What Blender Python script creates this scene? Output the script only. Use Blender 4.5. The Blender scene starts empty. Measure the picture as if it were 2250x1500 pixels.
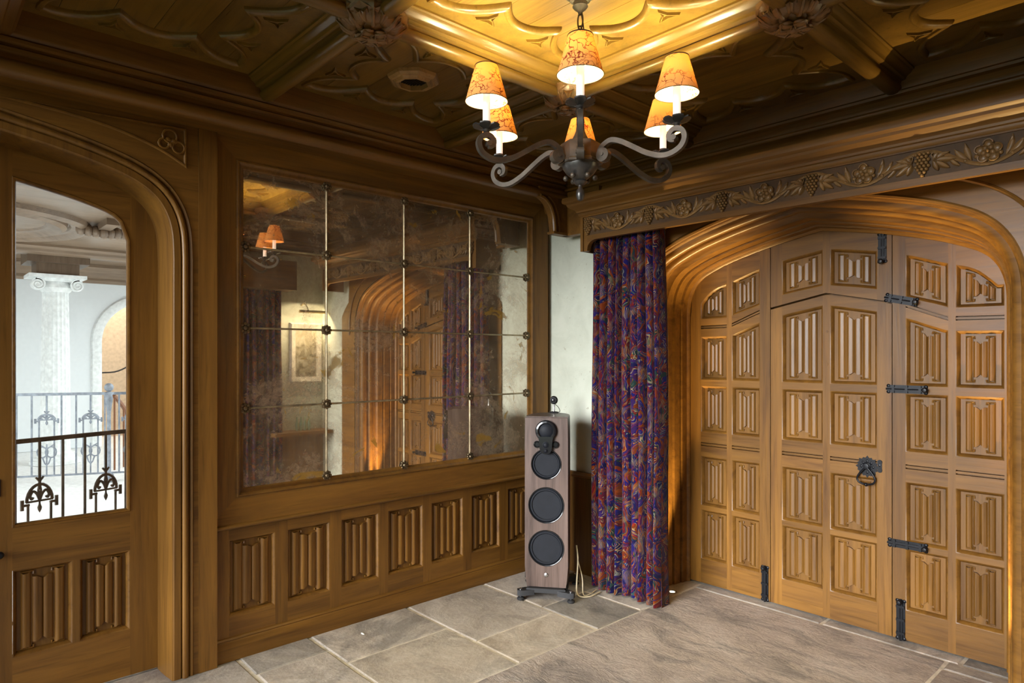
import bpy, bmesh, math, random
from mathutils import Vector, Matrix, geometry
rad = math.radians
random.seed(11)
sc = bpy.context.scene
col = sc.collection

# ------------------------------------------------------------------ camera, sky, lamps, exposure
cam_d = bpy.data.cameras.new('camera')
cam_d.sensor_width = 36.0
cam_d.lens = 36.0 * 1457.5 / 2250.0
cam_d.shift_y = 29.0 / 2250.0
cam_d.clip_start = 0.02
cam = bpy.data.objects.new('scene_camera', cam_d)
col.objects.link(cam)
cam.location = (0, 0, 1.5)
cam.rotation_euler = (rad(90), 0, math.atan((2708.0 - 1125.0) / 1457.5))
sc.camera = cam

world = bpy.data.worlds.new('daylight')
sc.world = world
world.use_nodes = True
bg = world.node_tree.nodes['Background']
bg.inputs[0].default_value = (0.88, 0.94, 1.0, 1)
bg.inputs[1].default_value = 4.6


def area(name, loc, size, power, color, rot=(0, 0, 0), portal=False):
    d = bpy.data.lights.new(name, 'AREA')
    d.shape = 'RECTANGLE'
    d.size, d.size_y = size
    d.energy = power
    d.color = color
    o = bpy.data.objects.new(name, d)
    col.objects.link(o)
    o.location = loc
    o.rotation_euler = rot
    if portal:
        d.cycles.is_portal = True
    return o


WX0, WX1, WZ0, WZ1 = -3.28, 0.12, 0.25, 2.95      # window opening in the front wall
area('window_portal', ((WX0 + WX1) / 2, -1.86, (WZ0 + WZ1) / 2), (WX1 - WX0, WZ1 - WZ0), 1.0, (1, 1, 1), (rad(90), 0, 0), True)
sun_d = bpy.data.lights.new('hazy_sun', 'SUN')
sun_d.energy = 8.6
sun_d.angle = rad(31)
sun_d.color = (0.95, 0.975, 1.0)
sun = bpy.data.objects.new('hazy_sun', sun_d)
col.objects.link(sun)
sun.location = (-3.5, -8, 4)
sun.rotation_euler = Vector((-0.08, 1.0, -0.235)).to_track_quat('-Z', 'Y').to_euler()
area('hall_fill', (-7.2, -2.2, 2.90), (4.5, 3.0), 390, (0.90, 0.96, 1.0))  # unseen fill lights added to brighten the hall beyond the glass
area('hall_fill', (-8.6, 4.6, 2.90), (4.5, 2.6), 320, (0.90, 0.96, 1.0))

area('arched_room_fill', (-13.4, 3.0, 2.85), (1.2, 2.4), 62, (1.0, 0.90, 0.78))  # added fill light, brightens the beige room behind the hall arch

sc.view_settings.view_transform = 'Standard'
sc.view_settings.look = 'None'
sc.view_settings.gamma = 1.0
sc.view_settings.use_curve_mapping = False
sc.view_settings.exposure = 0.0
sc.cycles.max_bounces = 8
sc.cycles.diffuse_bounces = 5
sc.cycles.glossy_bounces = 4
sc.cycles.transmission_bounces = 6
sc.cycles.transparent_max_bounces = 8
sc.cycles.sample_clamp_indirect = 6.0
sc.cycles.use_denoising = True
sc.cycles.caustics_reflective = False
sc.cycles.caustics_refractive = False


# ------------------------------------------------------------------ materials
def nodes(name):
    m = bpy.data.materials.new(name)
    m.use_nodes = True
    nt = m.node_tree
    b = nt.nodes['Principled BSDF']
    return m, nt, b


def N(nt, t, **kw):
    n = nt.nodes.new(t)
    for k, v in kw.items():
        if k.startswith('i_'):
            key = k[2:]
            key = int(key) if key.isdigit() else key.replace('_', ' ')
            n.inputs[key].default_value = v
        else:
            setattr(n, k, v)
    return n


def ramp(nt, fac, stops, interp='LINEAR'):
    r = nt.nodes.new('ShaderNodeValToRGB')
    r.color_ramp.interpolation = interp
    e = r.color_ramp.elements
    while len(e) < len(stops):
        e.new(0.5)
    for el, (p, c) in zip(e, stops):
        el.position = p
        el.color = (c[0], c[1], c[2], 1) if not isinstance(c, (int, float)) else (c, c, c, 1)
    nt.links.new(fac, r.inputs[0])
    return r.outputs[0]


def mixc(nt, fac, a, b, mode='MIX'):
    m = nt.nodes.new('ShaderNodeMix')
    m.data_type = 'RGBA'
    m.blend_type = mode
    for sock, v in ((m.inputs[0], fac), (m.inputs[6], a), (m.inputs[7], b)):
        if hasattr(v, 'is_output') or isinstance(v, bpy.types.NodeSocket):
            nt.links.new(v, sock)
        elif isinstance(v, (int, float)):
            sock.default_value = v
        else:
            sock.default_value = (v[0], v[1], v[2], 1)
    return m.outputs[2]


def math_(nt, op, a, b=0.0):
    m = nt.nodes.new('ShaderNodeMath')
    m.operation = op
    for i, v in enumerate((a, b)):
        if isinstance(v, bpy.types.NodeSocket):
            nt.links.new(v, m.inputs[i])
        else:
            m.inputs[i].default_value = v
    return m.outputs[0]


def bump(nt, b, h, strength, dist=0.01):
    n = nt.nodes.new('ShaderNodeBump')
    n.inputs['Strength'].default_value = strength
    n.inputs['Distance'].default_value = dist
    nt.links.new(h, n.inputs['Height'])
    nt.links.new(n.outputs[0], b.inputs['Normal'])


def coords(nt, scale, kind='Object', shift=True):
    tc = nt.nodes.new('ShaderNodeTexCoord')
    mp = nt.nodes.new('ShaderNodeMapping')
    mp.inputs['Scale'].default_value = scale
    nt.links.new(tc.outputs[kind], mp.inputs['Vector'])
    if shift:
        oi = nt.nodes.new('ShaderNodeObjectInfo')
        mu = nt.nodes.new('ShaderNodeVectorMath')
        mu.operation = 'SCALE'
        mu.inputs[0].default_value = (7.3, 5.1, 9.7)
        nt.links.new(oi.outputs['Random'], mu.inputs['Scale'])
        nt.links.new(mu.outputs[0], mp.inputs['Location'])
    return mp.outputs[0]


def noise(nt, vec, scale, detail=4.0, rough=0.55, dist=0.0, out='Fac'):
    n = N(nt, 'ShaderNodeTexNoise')
    n.inputs['Scale'].default_value = scale
    n.inputs['Detail'].default_value = detail
    n.inputs['Roughness'].default_value = rough
    n.inputs['Distortion'].default_value = dist
    nt.links.new(vec, n.inputs['Vector'])
    return n.outputs[out]


def oak(name, axis, dark=(0.078, 0.031, 0.0065), light=(0.235, 0.108, 0.0175), rough=0.40, coat=0.08, vary=0.30):
    m, nt, b = nodes(name)
    s = [16.0, 16.0, 16.0]
    f = [90.0, 90.0, 90.0]
    if axis is None:
        s = [9, 9, 9]
        f = [60, 60, 60]
    else:
        s['XYZ'.index(axis)] = 1.1
        f['XYZ'.index(axis)] = 4.0
    v = coords(nt, s)
    g = noise(nt, v, 1.0, 6, 0.6, 0.8)
    fine = noise(nt, coords(nt, f), 1.0, 3, 0.6, 0.2)
    blot = noise(nt, coords(nt, (1.3, 1.3, 1.3)), 1.0, 2, 0.5, 0.4)
    c = ramp(nt, g, [(0.22, dark), (0.45, [(a + e) / 2 for a, e in zip(dark, light)]), (0.78, light)])
    pores = ramp(nt, fine, [(0.30, 0.55), (0.46, 1.0)])
    c = mixc(nt, 0.55, c, pores, 'MULTIPLY')
    oi = nt.nodes.new('ShaderNodeObjectInfo')
    tone = math_(nt, 'MULTIPLY_ADD', oi.outputs['Random'], vary)
    nt.nodes[-1].inputs[2].default_value = 1.0 - vary / 2
    hs = nt.nodes.new('ShaderNodeHueSaturation')
    nt.links.new(c, hs.inputs['Color'])
    blotv = math_(nt, 'MULTIPLY_ADD', blot, 0.6)
    nt.nodes[-1].inputs[2].default_value = 0.70
    nt.links.new(math_(nt, 'MULTIPLY', tone, blotv), hs.inputs['Value'])
    nt.links.new(hs.outputs[0], b.inputs['Base Color'])
    rr = math_(nt, 'MULTIPLY_ADD', fine, 0.22)
    nt.nodes[-1].inputs[2].default_value = rough - 0.10
    nt.links.new(rr, b.inputs['Roughness'])
    b.inputs['Specular IOR Level'].default_value = 0.34
    b.inputs['Coat Weight'].default_value = coat
    b.inputs['Coat Roughness'].default_value = 0.22
    bump(nt, b, math_(nt, 'ADD', g, fine), 0.10, 0.004)
    return m


OX, OY, OZ, OC = oak('oak_grain_x', 'X'), oak('oak_grain_y', 'Y'), oak('oak_grain_z', 'Z'), oak('oak_carved', None, vary=0.12)
CEX, CEY, CEC = [oak('ceiling_oak_' + n, a, (0.080, 0.040, 0.0070), (0.225, 0.124, 0.020), 0.32, 0.3, 0.2) for n, a in (('x', 'X'), ('y', 'Y'), ('carved', None))]
CARVE = oak('oak_relief_lit', None, (0.12, 0.062, 0.020), (0.28, 0.155, 0.052), 0.40, 0.15, 0.1)  # paler oak: light on the raised carving is put into its colour
GROUND = oak('oak_ground_shade', None, (0.050, 0.026, 0.010), (0.11, 0.058, 0.022), 0.6, 0.0, 0.1)  # darker oak: shade in the gaps behind the carving is painted in
BOSS = oak('oak_boss', None, (0.12, 0.060, 0.022), (0.30, 0.165, 0.062), 0.36, 0.3, 0.1)


def plain(name, color, rough=0.5, metal=0.0, spec=None, grain=0.0):
    m, nt, b = nodes(name)
    v = coords(nt, (1, 1, 1))
    n = noise(nt, v, 18.0, 4, 0.6)
    lo = [x * (0.85 - grain) for x in color]
    hi = [min(1, x * (1.12 + grain)) for x in color]
    nt.links.new(ramp(nt, n, [(0.3, lo), (0.7, hi)]), b.inputs['Base Color'])
    b.inputs['Roughness'].default_value = rough
    b.inputs['Metallic'].default_value = metal
    return m


IRON = plain('black_iron', (0.007, 0.0075, 0.010), 0.38, 0.2, grain=0.2)
IRON.node_tree.nodes['Principled BSDF'].inputs['Specular IOR Level'].default_value = 0.35
PEWTER = plain('aged_pewter', (0.085, 0.070, 0.053), 0.50, 0.6, grain=0.25)
DARKMET = plain('blackened_bronze', (0.085, 0.080, 0.074), 0.32, 0.7, grain=0.2)
RUBBER = plain('black_rubber', (0.018, 0.018, 0.020), 0.55)
GLOSSB = plain('gloss_black', (0.012, 0.012, 0.013), 0.12)
CONE = plain('speaker_cone', (0.013, 0.0145, 0.019), 0.55)
CONE.node_tree.nodes['Principled BSDF'].inputs['Specular IOR Level'].default_value = 0.18
STEEL = plain('brushed_steel', (0.62, 0.62, 0.64), 0.25, 1.0)
LEAD = plain('gilt_lead', (0.36, 0.29, 0.18), 0.42, 0.7, grain=0.3)
CABLE = plain('cream_cable', (0.62, 0.52, 0.34), 0.5)
WHITE = plain('white_chip', (0.85, 0.85, 0.85), 0.5)
HALLW = plain('hall_plaster', (0.80, 0.83, 0.84), 0.7, grain=-.11)
HALLF = plain('hall_floor_stone', (0.86, 0.86, 0.84), 0.5)
HALLB = plain('hall_beige', (0.62, 0.47, 0.33), 0.8)
COLUMN = plain('column_paint', (0.86, 0.88, 0.87), 0.6)
RAILN = plain('rail_bronze', (0.16, 0.125, 0.095), 0.5, 0.3, grain=0.3)
RAILF = plain('rail_grey_glare', (0.30, 0.33, 0.38), 0.5, 0.2, grain=0.2)  # far iron paled: the glare of the hall is put into the colour
MAHOG = plain('stair_mahogany', (0.22, 0.085, 0.035), 0.4)
BRASS = plain('old_brass', (0.55, 0.40, 0.17), 0.3, 1.0)
BOTTLE = plain('green_bottle', (0.25, 0.36, 0.22), 0.15)
HALLOAK = oak('hall_oak', 'Y', (0.15, 0.098, 0.062), (0.29, 0.205, 0.14), 0.35, 0.2, 0.15)
WALNUT = oak('walnut', 'Z', (0.035, 0.021, 0.016), (0.165, 0.112, 0.092), 0.38, 0.15, 0.1)


def plaster():
    m, nt, b = nodes('pale_plaster')
    v = coords(nt, (1, 1, 1))
    n = noise(nt, v, 4.0, 6, 0.65, 0.5)
    n2 = noise(nt, v, 34.0, 3, 0.7)
    c = ramp(nt, n, [(0.3, (0.50, 0.52, 0.42)), (0.55, (0.59, 0.61, 0.50)), (0.8, (0.64, 0.64, 0.54))])
    c = mixc(nt, ramp(nt, n2, [(0.27, 0.7), (0.33, 0.0)]), c, (0.30, 0.26, 0.17))
    nt.links.new(c, b.inputs['Base Color'])
    b.inputs['Roughness'].default_value = 0.75
    bump(nt, b, n2, 0.06, 0.004)
    return m


PLASTER = plaster()


def stone(name, tones, riven, rough=0.55, dirt=0.62):
    m, nt, b = nodes(name)
    v = coords(nt, (1, 1, 1))
    n = noise(nt, v, 3.2, 6, 0.68, 0.6)
    c = ramp(nt, n, [(0.28, tones[0]), (0.48, tones[1]), (0.70, tones[2])])
    d = noise(nt, coords(nt, (1.4, 4.0, 1.4) if riven else (1, 1, 1)), 1.7, 8, 0.74, 0.9)
    c = mixc(nt, ramp(nt, d, [(0.50, 0.0), (0.62, dirt)]), c, (0.105, 0.098, 0.090))
    speck = noise(nt, v, 70.0, 3, 0.7)
    c = mixc(nt, 0.30, c, ramp(nt, speck, [(0.35, 0.55), (0.6, 1.1)]), 'MULTIPLY')
    oi = nt.nodes.new('ShaderNodeObjectInfo')
    hs = nt.nodes.new('ShaderNodeHueSaturation')
    nt.links.new(c, hs.inputs['Color'])
    vv = math_(nt, 'MULTIPLY_ADD', oi.outputs['Random'], 0.35)
    nt.nodes[-1].inputs[2].default_value = 0.80
    nt.links.new(vv, hs.inputs['Value'])
    nt.links.new(hs.outputs[0], b.inputs['Base Color'])
    b.inputs['Roughness'].default_value = rough
    if riven:
        w = noise(nt, coords(nt, (6.5, 11.0, 6.0)), 1.0, 9, 0.72, 1.3)
        w2 = noise(nt, coords(nt, (16, 38.0, 9)), 1.0, 6, 0.7, 1.6)
        h = math_(nt, 'MULTIPLY_ADD', w2, 0.5)
        nt.links.new(w, nt.nodes[-1].inputs[2])
        bump(nt, b, h, 0.85, 0.024)
    else:
        h = math_(nt, 'MULTIPLY_ADD', noise(nt, v, 14.0, 5, 0.6), 0.4)
        nt.links.new(n, nt.nodes[-1].inputs[2])
        bump(nt, b, h, 0.45, 0.02)
    return m


FLAG = stone('sandstone_flag', ((0.26, 0.228, 0.197), (0.41, 0.352, 0.298), (0.52, 0.46, 0.40)), False)
FLAGT = stone('tan_flag', ((0.31, 0.255, 0.195), (0.45, 0.38, 0.305), (0.54, 0.475, 0.395)), False, dirt=0.35)
FLAGG = stone('grey_flag', ((0.21, 0.185, 0.16), (0.31, 0.275, 0.24), (0.42, 0.37, 0.31)), False)
RIVEN = stone('riven_slab', ((0.225, 0.188, 0.162), (0.40, 0.325, 0.27), (0.49, 0.42, 0.36)), True, 0.6, 0.62)
MORTAR = plain('pale_mortar', (0.56, 0.49, 0.39), 0.9, grain=0.15)


def fabric():
    m, nt, b = nodes('feather_print_fabric')
    tc = nt.nodes.new('ShaderNodeTexCoord')
    mp = nt.nodes.new('ShaderNodeMapping')
    nt.links.new(tc.outputs['UV'], mp.inputs['Vector'])
    uv = mp.outputs[0]
    # swirl the cloth coordinates so that the motifs curl like feathers
    nz = N(nt, 'ShaderNodeTexNoise')
    nz.inputs['Scale'].default_value = 5.0
    nz.inputs['Detail'].default_value = 2.0
    nt.links.new(uv, nz.inputs['Vector'])
    va = nt.nodes.new('ShaderNodeVectorMath')
    va.operation = 'MULTIPLY_ADD'
    va.inputs[1].default_value = (0.35, 0.35, 0)
    nt.links.new(nz.outputs['Color'], va.inputs[0])
    nt.links.new(uv, va.inputs[2])
    sw = va.outputs[0]

    def vor(scale, stretch):
        mm = nt.nodes.new('ShaderNodeMapping')
        mm.inputs['Scale'].default_value = stretch
        nt.links.new(sw, mm.inputs['Vector'])
        vn = nt.nodes.new('ShaderNodeTexVoronoi')
        vn.inputs['Scale'].default_value = scale
        nt.links.new(mm.outputs[0], vn.inputs['Vector'])
        return vn
    v1 = vor(34.0, (1.4, 0.75, 1))
    sep = nt.nodes.new('ShaderNodeSeparateColor')
    nt.links.new(v1.outputs['Color'], sep.inputs[0])
    base = ramp(nt, sep.outputs[0], [(0.0, (0.012, 0.010, 0.065)), (0.17, (0.045, 0.010, 0.045)), (0.31, (0.020, 0.018, 0.125)), (0.44, (0.115, 0.016, 0.026)),
                                     (0.58, (0.018, 0.042, 0.036)), (0.65, (0.045, 0.020, 0.105)), (0.76, (0.20, 0.042, 0.014)), (0.92, (0.026, 0.020, 0.13))], 'CONSTANT')
    v2 = vor(62.0, (1.9, 0.55, 1))
    sep2 = nt.nodes.new('ShaderNodeSeparateColor')
    nt.links.new(v2.outputs['Color'], sep2.inputs[0])
    lines = ramp(nt, sep2.outputs[1], [(0.0, (0.030, 0.022, 0.15)), (0.30, (0.38, 0.075, 0.018)), (0.55, (0.060, 0.014, 0.05)), (0.68, (0.34, 0.20, 0.085)), (0.80, (0.028, 0.020, 0.12)), (0.88, (0.30, 0.035, 0.025)), (0.95, (0.16, 0.22, 0.13))], 'CONSTANT')
    inner = ramp(nt, v2.outputs['Distance'], [(0.22, 1.0), (0.30, 0.0)])
    c = mixc(nt, math_(nt, 'MULTIPLY', inner, 0.85), base, lines)
    v3 = vor(105.0, (2.6, 0.55, 1))
    sep3 = nt.nodes.new('ShaderNodeSeparateColor')
    nt.links.new(v3.outputs['Color'], sep3.inputs[0])
    flecks = ramp(nt, sep3.outputs[0], [(0.0, (0.36, 0.075, 0.02)), (0.3, (0.02, 0.016, 0.11)), (0.5, (0.42, 0.28, 0.13)), (0.62, (0.05, 0.10, 0.075)), (0.75, (0.33, 0.04, 0.03)), (0.9, (0.30, 0.30, 0.22))], 'CONSTANT')
    pick = ramp(nt, sep3.outputs[1], [(0.0, 0.0), (0.77, 0.80)], 'CONSTANT')
    c = mixc(nt, pick, c, flecks)
    wv = N(nt, 'ShaderNodeTexWave')
    wv.inputs['Scale'].default_value = 40.0
    wv.inputs['Distortion'].default_value = 3.0
    wv.inputs['Detail'].default_value = 1.5
    nt.links.new(sw, wv.inputs['Vector'])
    veins = ramp(nt, wv.outputs['Fac'], [(0.80, 0.0), (0.93, 1.0)])
    patch = ramp(nt, noise(nt, uv, 11.0, 2, 0.5), [(0.52, 0.0), (0.60, 1.0)])
    c = mixc(nt, math_(nt, 'MULTIPLY', math_(nt, 'MULTIPLY', veins, patch), 0.8), c, (0.52, 0.38, 0.20))
    hs = nt.nodes.new('ShaderNodeHueSaturation')
    hs.inputs['Saturation'].default_value = 1.12
    hs.inputs['Value'].default_value = 0.56
    nt.links.new(c, hs.inputs['Color'])
    nt.links.new(hs.outputs[0], b.inputs['Base Color'])
    b.inputs['Roughness'].default_value = 0.85
    b.inputs['Specular IOR Level'].default_value = 0.2
    b.inputs['Sheen Weight'].default_value = 0.05
    bump(nt, b, noise(nt, uv, 220.0, 2, 0.5), 0.15, 0.002)
    return m


FABRIC = fabric()


def antique_mirror():
    m, nt, b = nodes('antique_mirror_glass')
    nt.nodes.remove(b)
    out = nt.nodes['Material Output']
    v = coords(nt, (1, 1, 1), shift=False)
    haze = noise(nt, v, 2.3, 9, 0.74, 0.7)
    fine = noise(nt, v, 26.0, 5, 0.75, 1.2)
    gl = N(nt, 'ShaderNodeBsdfGlossy')
    gl.inputs['Color'].default_value = (0.88, 0.81, 0.71, 1)
    rr = math_(nt, 'MULTIPLY_ADD', haze, 0.07)
    nt.nodes[-1].inputs[2].default_value = -0.015
    nt.links.new(rr, gl.inputs['Roughness'])
    hz = N(nt, 'ShaderNodeBsdfGlossy')
    nt.links.new(ramp(nt, fine, [(0.3, (0.30, 0.21, 0.14)), (0.7, (0.72, 0.56, 0.38))]), hz.inputs['Color'])
    hz.inputs['Roughness'].default_value = 0.50
    df = N(nt, 'ShaderNodeBsdfDiffuse')
    df.inputs['Color'].default_value = (0.50, 0.36, 0.23, 1)
    h2 = N(nt, 'ShaderNodeMixShader')
    h2.inputs[0].default_value = 0.45
    nt.links.new(hz.outputs[0], h2.inputs[1])
    nt.links.new(df.outputs[0], h2.inputs[2])
    mx = N(nt, 'ShaderNodeMixShader')
    f = math_(nt, 'MULTIPLY', ramp(nt, haze, [(0.35, 0.15), (0.51, 0.38), (0.64, 0.76)]), ramp(nt, fine, [(0.25, 0.55), (0.6, 1.0)]))
    nt.links.new(f, mx.inputs[0])
    nt.links.new(gl.outputs[0], mx.inputs[1])
    nt.links.new(h2.outputs[0], mx.inputs[2])
    spot = N(nt, 'ShaderNodeBsdfDiffuse')
    spot.inputs['Color'].default_value = (0.36, 0.20, 0.030, 1)
    sp = noise(nt, v, 5.2, 5, 0.6, 0.9)
    mx2 = N(nt, 'ShaderNodeMixShader')
    nt.links.new(ramp(nt, sp, [(0.625, 0.0), (0.67, 0.75)]), mx2.inputs[0])
    nt.links.new(mx.outputs[0], mx2.inputs[1])
    nt.links.new(spot.outputs[0], mx2.inputs[2])
    nt.links.new(mx2.outputs[0], out.inputs[0])
    return m


MIRROR = antique_mirror()


def pane_glass():
    m, nt, b = nodes('clear_pane')
    nt.nodes.remove(b)
    out = nt.nodes['Material Output']
    t = N(nt, 'ShaderNodeBsdfTransparent')
    t.inputs[0].default_value = (0.96, 0.98, 0.97, 1)
    g = N(nt, 'ShaderNodeBsdfGlossy')
    g.inputs['Roughness'].default_value = 0.02
    fr = N(nt, 'ShaderNodeFresnel')
    fr.inputs[0].default_value = 1.5
    mx = N(nt, 'ShaderNodeMixShader')
    nt.links.new(fr.outputs[0], mx.inputs[0])
    nt.links.new(t.outputs[0], mx.inputs[1])
    nt.links.new(g.outputs[0], mx.inputs[2])
    nt.links.new(mx.outputs[0], out.inputs[0])
    return m


GLASS = pane_glass()


def shade_paper():
    m, nt, b = nodes('marbled_parchment')
    nt.nodes.remove(b)
    out = nt.nodes['Material Output']
    v = coords(nt, (1, 1, 1))
    nz = N(nt, 'ShaderNodeTexNoise')
    nz.inputs['Scale'].default_value = 22.0
    nz.inputs['Detail'].default_value = 3.0
    nt.links.new(v, nz.inputs['Vector'])
    va = nt.nodes.new('ShaderNodeVectorMath')
    va.operation = 'MULTIPLY_ADD'
    va.inputs[1].default_value = (0.085, 0.085, 0.085)
    nt.links.new(nz.outputs['Color'], va.inputs[0])
    nt.links.new(v, va.inputs[2])
    vn = N(nt, 'ShaderNodeTexVoronoi', feature='DISTANCE_TO_EDGE')
    vn.inputs['Scale'].default_value = 34.0
    nt.links.new(va.outputs[0], vn.inputs['Vector'])
    crack = ramp(nt, vn.outputs['Distance'], [(0.0, 1.0), (0.030, 0.9), (0.065, 0.0)])
    crack = math_(nt, 'MULTIPLY', crack, ramp(nt, noise(nt, v, 11.0, 2, 0.5), [(0.42, 0.0), (0.56, 1.0)]))
    c = mixc(nt, crack, (0.92, 0.27, 0.032), (0.20, 0.014, 0.005))
    cd = mixc(nt, crack, (0.78, 0.40, 0.14), (0.20, 0.04, 0.02))
    tr = N(nt, 'ShaderNodeBsdfTranslucent')
    df = N(nt, 'ShaderNodeBsdfDiffuse')
    nt.links.new(c, tr.inputs[0])
    nt.links.new(cd, df.inputs[0])
    mx = N(nt, 'ShaderNodeMixShader')
    mx.inputs[0].default_value = 0.9845
    nt.links.new(tr.outputs[0], mx.inputs[1])
    nt.links.new(df.outputs[0], mx.inputs[2])
    nt.links.new(mx.outputs[0], out.inputs[0])
    return m


SHADE = shade_paper()


def emit(name, color, s):
    m, nt, b = nodes(name)
    b.inputs['Base Color'].default_value = (*color, 1)
    b.inputs['Emission Color'].default_value = (*color, 1)
    b.inputs['Emission Strength'].default_value = s
    return m


CANDLE = emit('candle_tube_painted_glow', (1.0, 0.93, 0.80), 0.55)  # sleeve is no lamp; weak emission stands in for bulb light on it
FRAMEP = plain('cream_frame', (0.80, 0.76, 0.66), 0.5)
BULB = emit('lit_bulb', (1.0, 0.80, 0.52), 40.0)
SPOTG = emit('lit_floor_spot', (1.0, 0.85, 0.55), 6.0)


def picture_paint():
    m, nt, b = nodes('faded_landscape')
    v = coords(nt, (1, 1, 1))
    n = noise(nt, v, 9.0, 6, 0.7, 1.0)
    nt.links.new(ramp(nt, n, [(0.3, (0.10, 0.085, 0.05)), (0.5, (0.36, 0.32, 0.22)), (0.7, (0.62, 0.60, 0.52))]), b.inputs['Base Color'])
    return m


PICT = picture_paint()


# ------------------------------------------------------------------ mesh builder
def mapB(u, v, d): return (u, d, v)      # a wall facing -y : u = x, v = z, d = y
def mapA(u, v, d): return (d, u, v)      # a wall facing +x : u = y, v = z, d = x
def mapP(u, v, d): return (u, v, d)      # plan            : u = x, v = y, d = z


def world_loc(o):
    p = Vector((0, 0, 0))
    while o is not None:
        p += o.location
        o = o.parent
    return p


class MB:
    def __init__(self):
        self.v, self.f = [], []

    def add(self, vs, fs):
        b = len(self.v)
        self.v += [tuple(p) for p in vs]
        self.f += [tuple(b + i for i in q) for q in fs]
        return self

    def box(self, x0, x1, y0, y1, z0, z1):
        vs = [(x, y, z) for x in (x0, x1) for y in (y0, y1) for z in (z0, z1)]
        return self.add(vs, [(0, 1, 3, 2), (4, 6, 7, 5), (0, 4, 5, 1), (2, 3, 7, 6), (0, 2, 6, 4), (1, 5, 7, 3)])

    def prism(self, poly, mp, d0, d1):
        n = len(poly)
        vs = [mp(u, v, d0) for u, v in poly] + [mp(u, v, d1) for u, v in poly]
        fs = [tuple(range(n)), tuple(range(2 * n - 1, n - 1, -1))]
        fs += [(i, (i + 1) % n, n + (i + 1) % n, n + i) for i in range(n)]
        return self.add(vs, fs)

    def strip(self, us, lo, hi, mp, d0, d1):
        """a board between two curves lo(u) and hi(u), from depth d0 to d1, without concave polygons"""
        n = len(us)
        vs = []
        for d in (d0, d1):
            vs += [mp(u, lo(u), d) for u in us] + [mp(u, hi(u), d) for u in us]
        fs = []
        for i in range(n - 1):
            fs += [(i, i + 1, n + i + 1, n + i), (2 * n + i, 3 * n + i, 3 * n + i + 1, 2 * n + i + 1),
                   (i, 2 * n + i, 2 * n + i + 1, i + 1), (n + i, n + i + 1, 3 * n + i + 1, 3 * n + i)]
        fs += [(0, n, 3 * n, 2 * n), (n - 1, 3 * n - 1, 4 * n - 1, 2 * n - 1)]
        return self.add(vs, fs)

    def plate(self, outer, holes, mp, d0, d1):
        """a flat plate with round or shaped holes"""
        loops = [outer] + holes
        flat = [p for l in loops for p in l]
        tris = geometry.tessellate_polygon([[Vector((u, v, 0)) for u, v in l] for l in loops])
        n = len(flat)
        vs = [mp(u, v, d0) for u, v in flat] + [mp(u, v, d1) for u, v in flat]
        fs = [tuple(t) for t in tris] + [tuple(n + i for i in reversed(t)) for t in tris]
        b = 0
        for l in loops:
            k = len(l)
            fs += [(b + i, b + (i + 1) % k, n + b + (i + 1) % k, n + b + i) for i in range(k)]
            b += k
        return self.add(vs, fs)

    def sweep(self, prof, path, mp, closed=False, pclosed=False, cap=True):
        n, m = len(path), len(prof)
        vs = []
        for i in range(n):
            p = Vector(path[i])
            a = Vector(path[i - 1]) if (closed or i > 0) else None
            c = Vector(path[(i + 1) % n]) if (closed or i < n - 1) else None
            t0 = (p - a).normalized() if a is not None else None
            t1 = (c - p).normalized() if c is not None else None
            t0 = t0 or t1
            t1 = t1 or t0
            n0, n1 = Vector((-t0.y, t0.x)), Vector((-t1.y, t1.x))
            mm = n0 + n1
            if mm.length < 1e-6:
                mm = n0.copy()
            mm.normalize()
            k = 1.0 / max(0.35, mm.dot(n0))
            for nn, d in prof:
                q = p + mm * (nn * k)
                vs.append(mp(q.x, q.y, d))
        fs = []
        for i in range(n if closed else n - 1):
            j = (i + 1) % n
            for k in range(m if pclosed else m - 1):
                l = (k + 1) % m
                fs.append((i * m + k, j * m + k, j * m + l, i * m + l))
        if cap and not closed:
            fs.append(tuple(range(m)))
            fs.append(tuple((n - 1) * m + k for k in range(m - 1, -1, -1)))
        return self.add(vs, fs)

    def tube(self, pts, r, n=8, closed=False, rect=None, up=None):
        pts = [Vector(p) for p in pts]
        m = len(pts)
        vs = []
        prev = None
        for i, p in enumerate(pts):
            a = pts[i - 1] if (closed or i > 0) else pts[i]
            c = pts[(i + 1) % m] if (closed or i < m - 1) else pts[i]
            t = (c - a).normalized()
            if up is not None:
                s = t.cross(Vector(up)).normalized()
            elif prev is None:
                s = t.cross(Vector((0, 0, 1)))
                if s.length < 1e-4:
                    s = t.cross(Vector((1, 0, 0)))
                s.normalize()
            else:
                s = (prev - t * prev.dot(t)).normalized()
            prev = s
            w = t.cross(s)
            rr = r[i] if isinstance(r, (list, tuple)) else r
            if rect:
                for sx, sy in ((-1, -1), (1, -1), (1, 1), (-1, 1)):
                    vs.append(p + s * rect[0] * sx + w * rect[1] * sy)
            else:
                for k in range(n):
                    an = 2 * math.pi * k / n
                    vs.append(p + s * rr * math.cos(an) + w * rr * math.sin(an))
        q = 4 if rect else n
        fs = []
        for i in range(m if closed else m - 1):
            j = (i + 1) % m
            for k in range(q):
                l = (k + 1) % q
                fs.append((i * q + k, i * q + l, j * q + l, j * q + k))
        if not closed:
            fs += [tuple(range(q - 1, -1, -1)), tuple((m - 1) * q + k for k in range(q))]
        return self.add(vs, fs)

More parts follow.
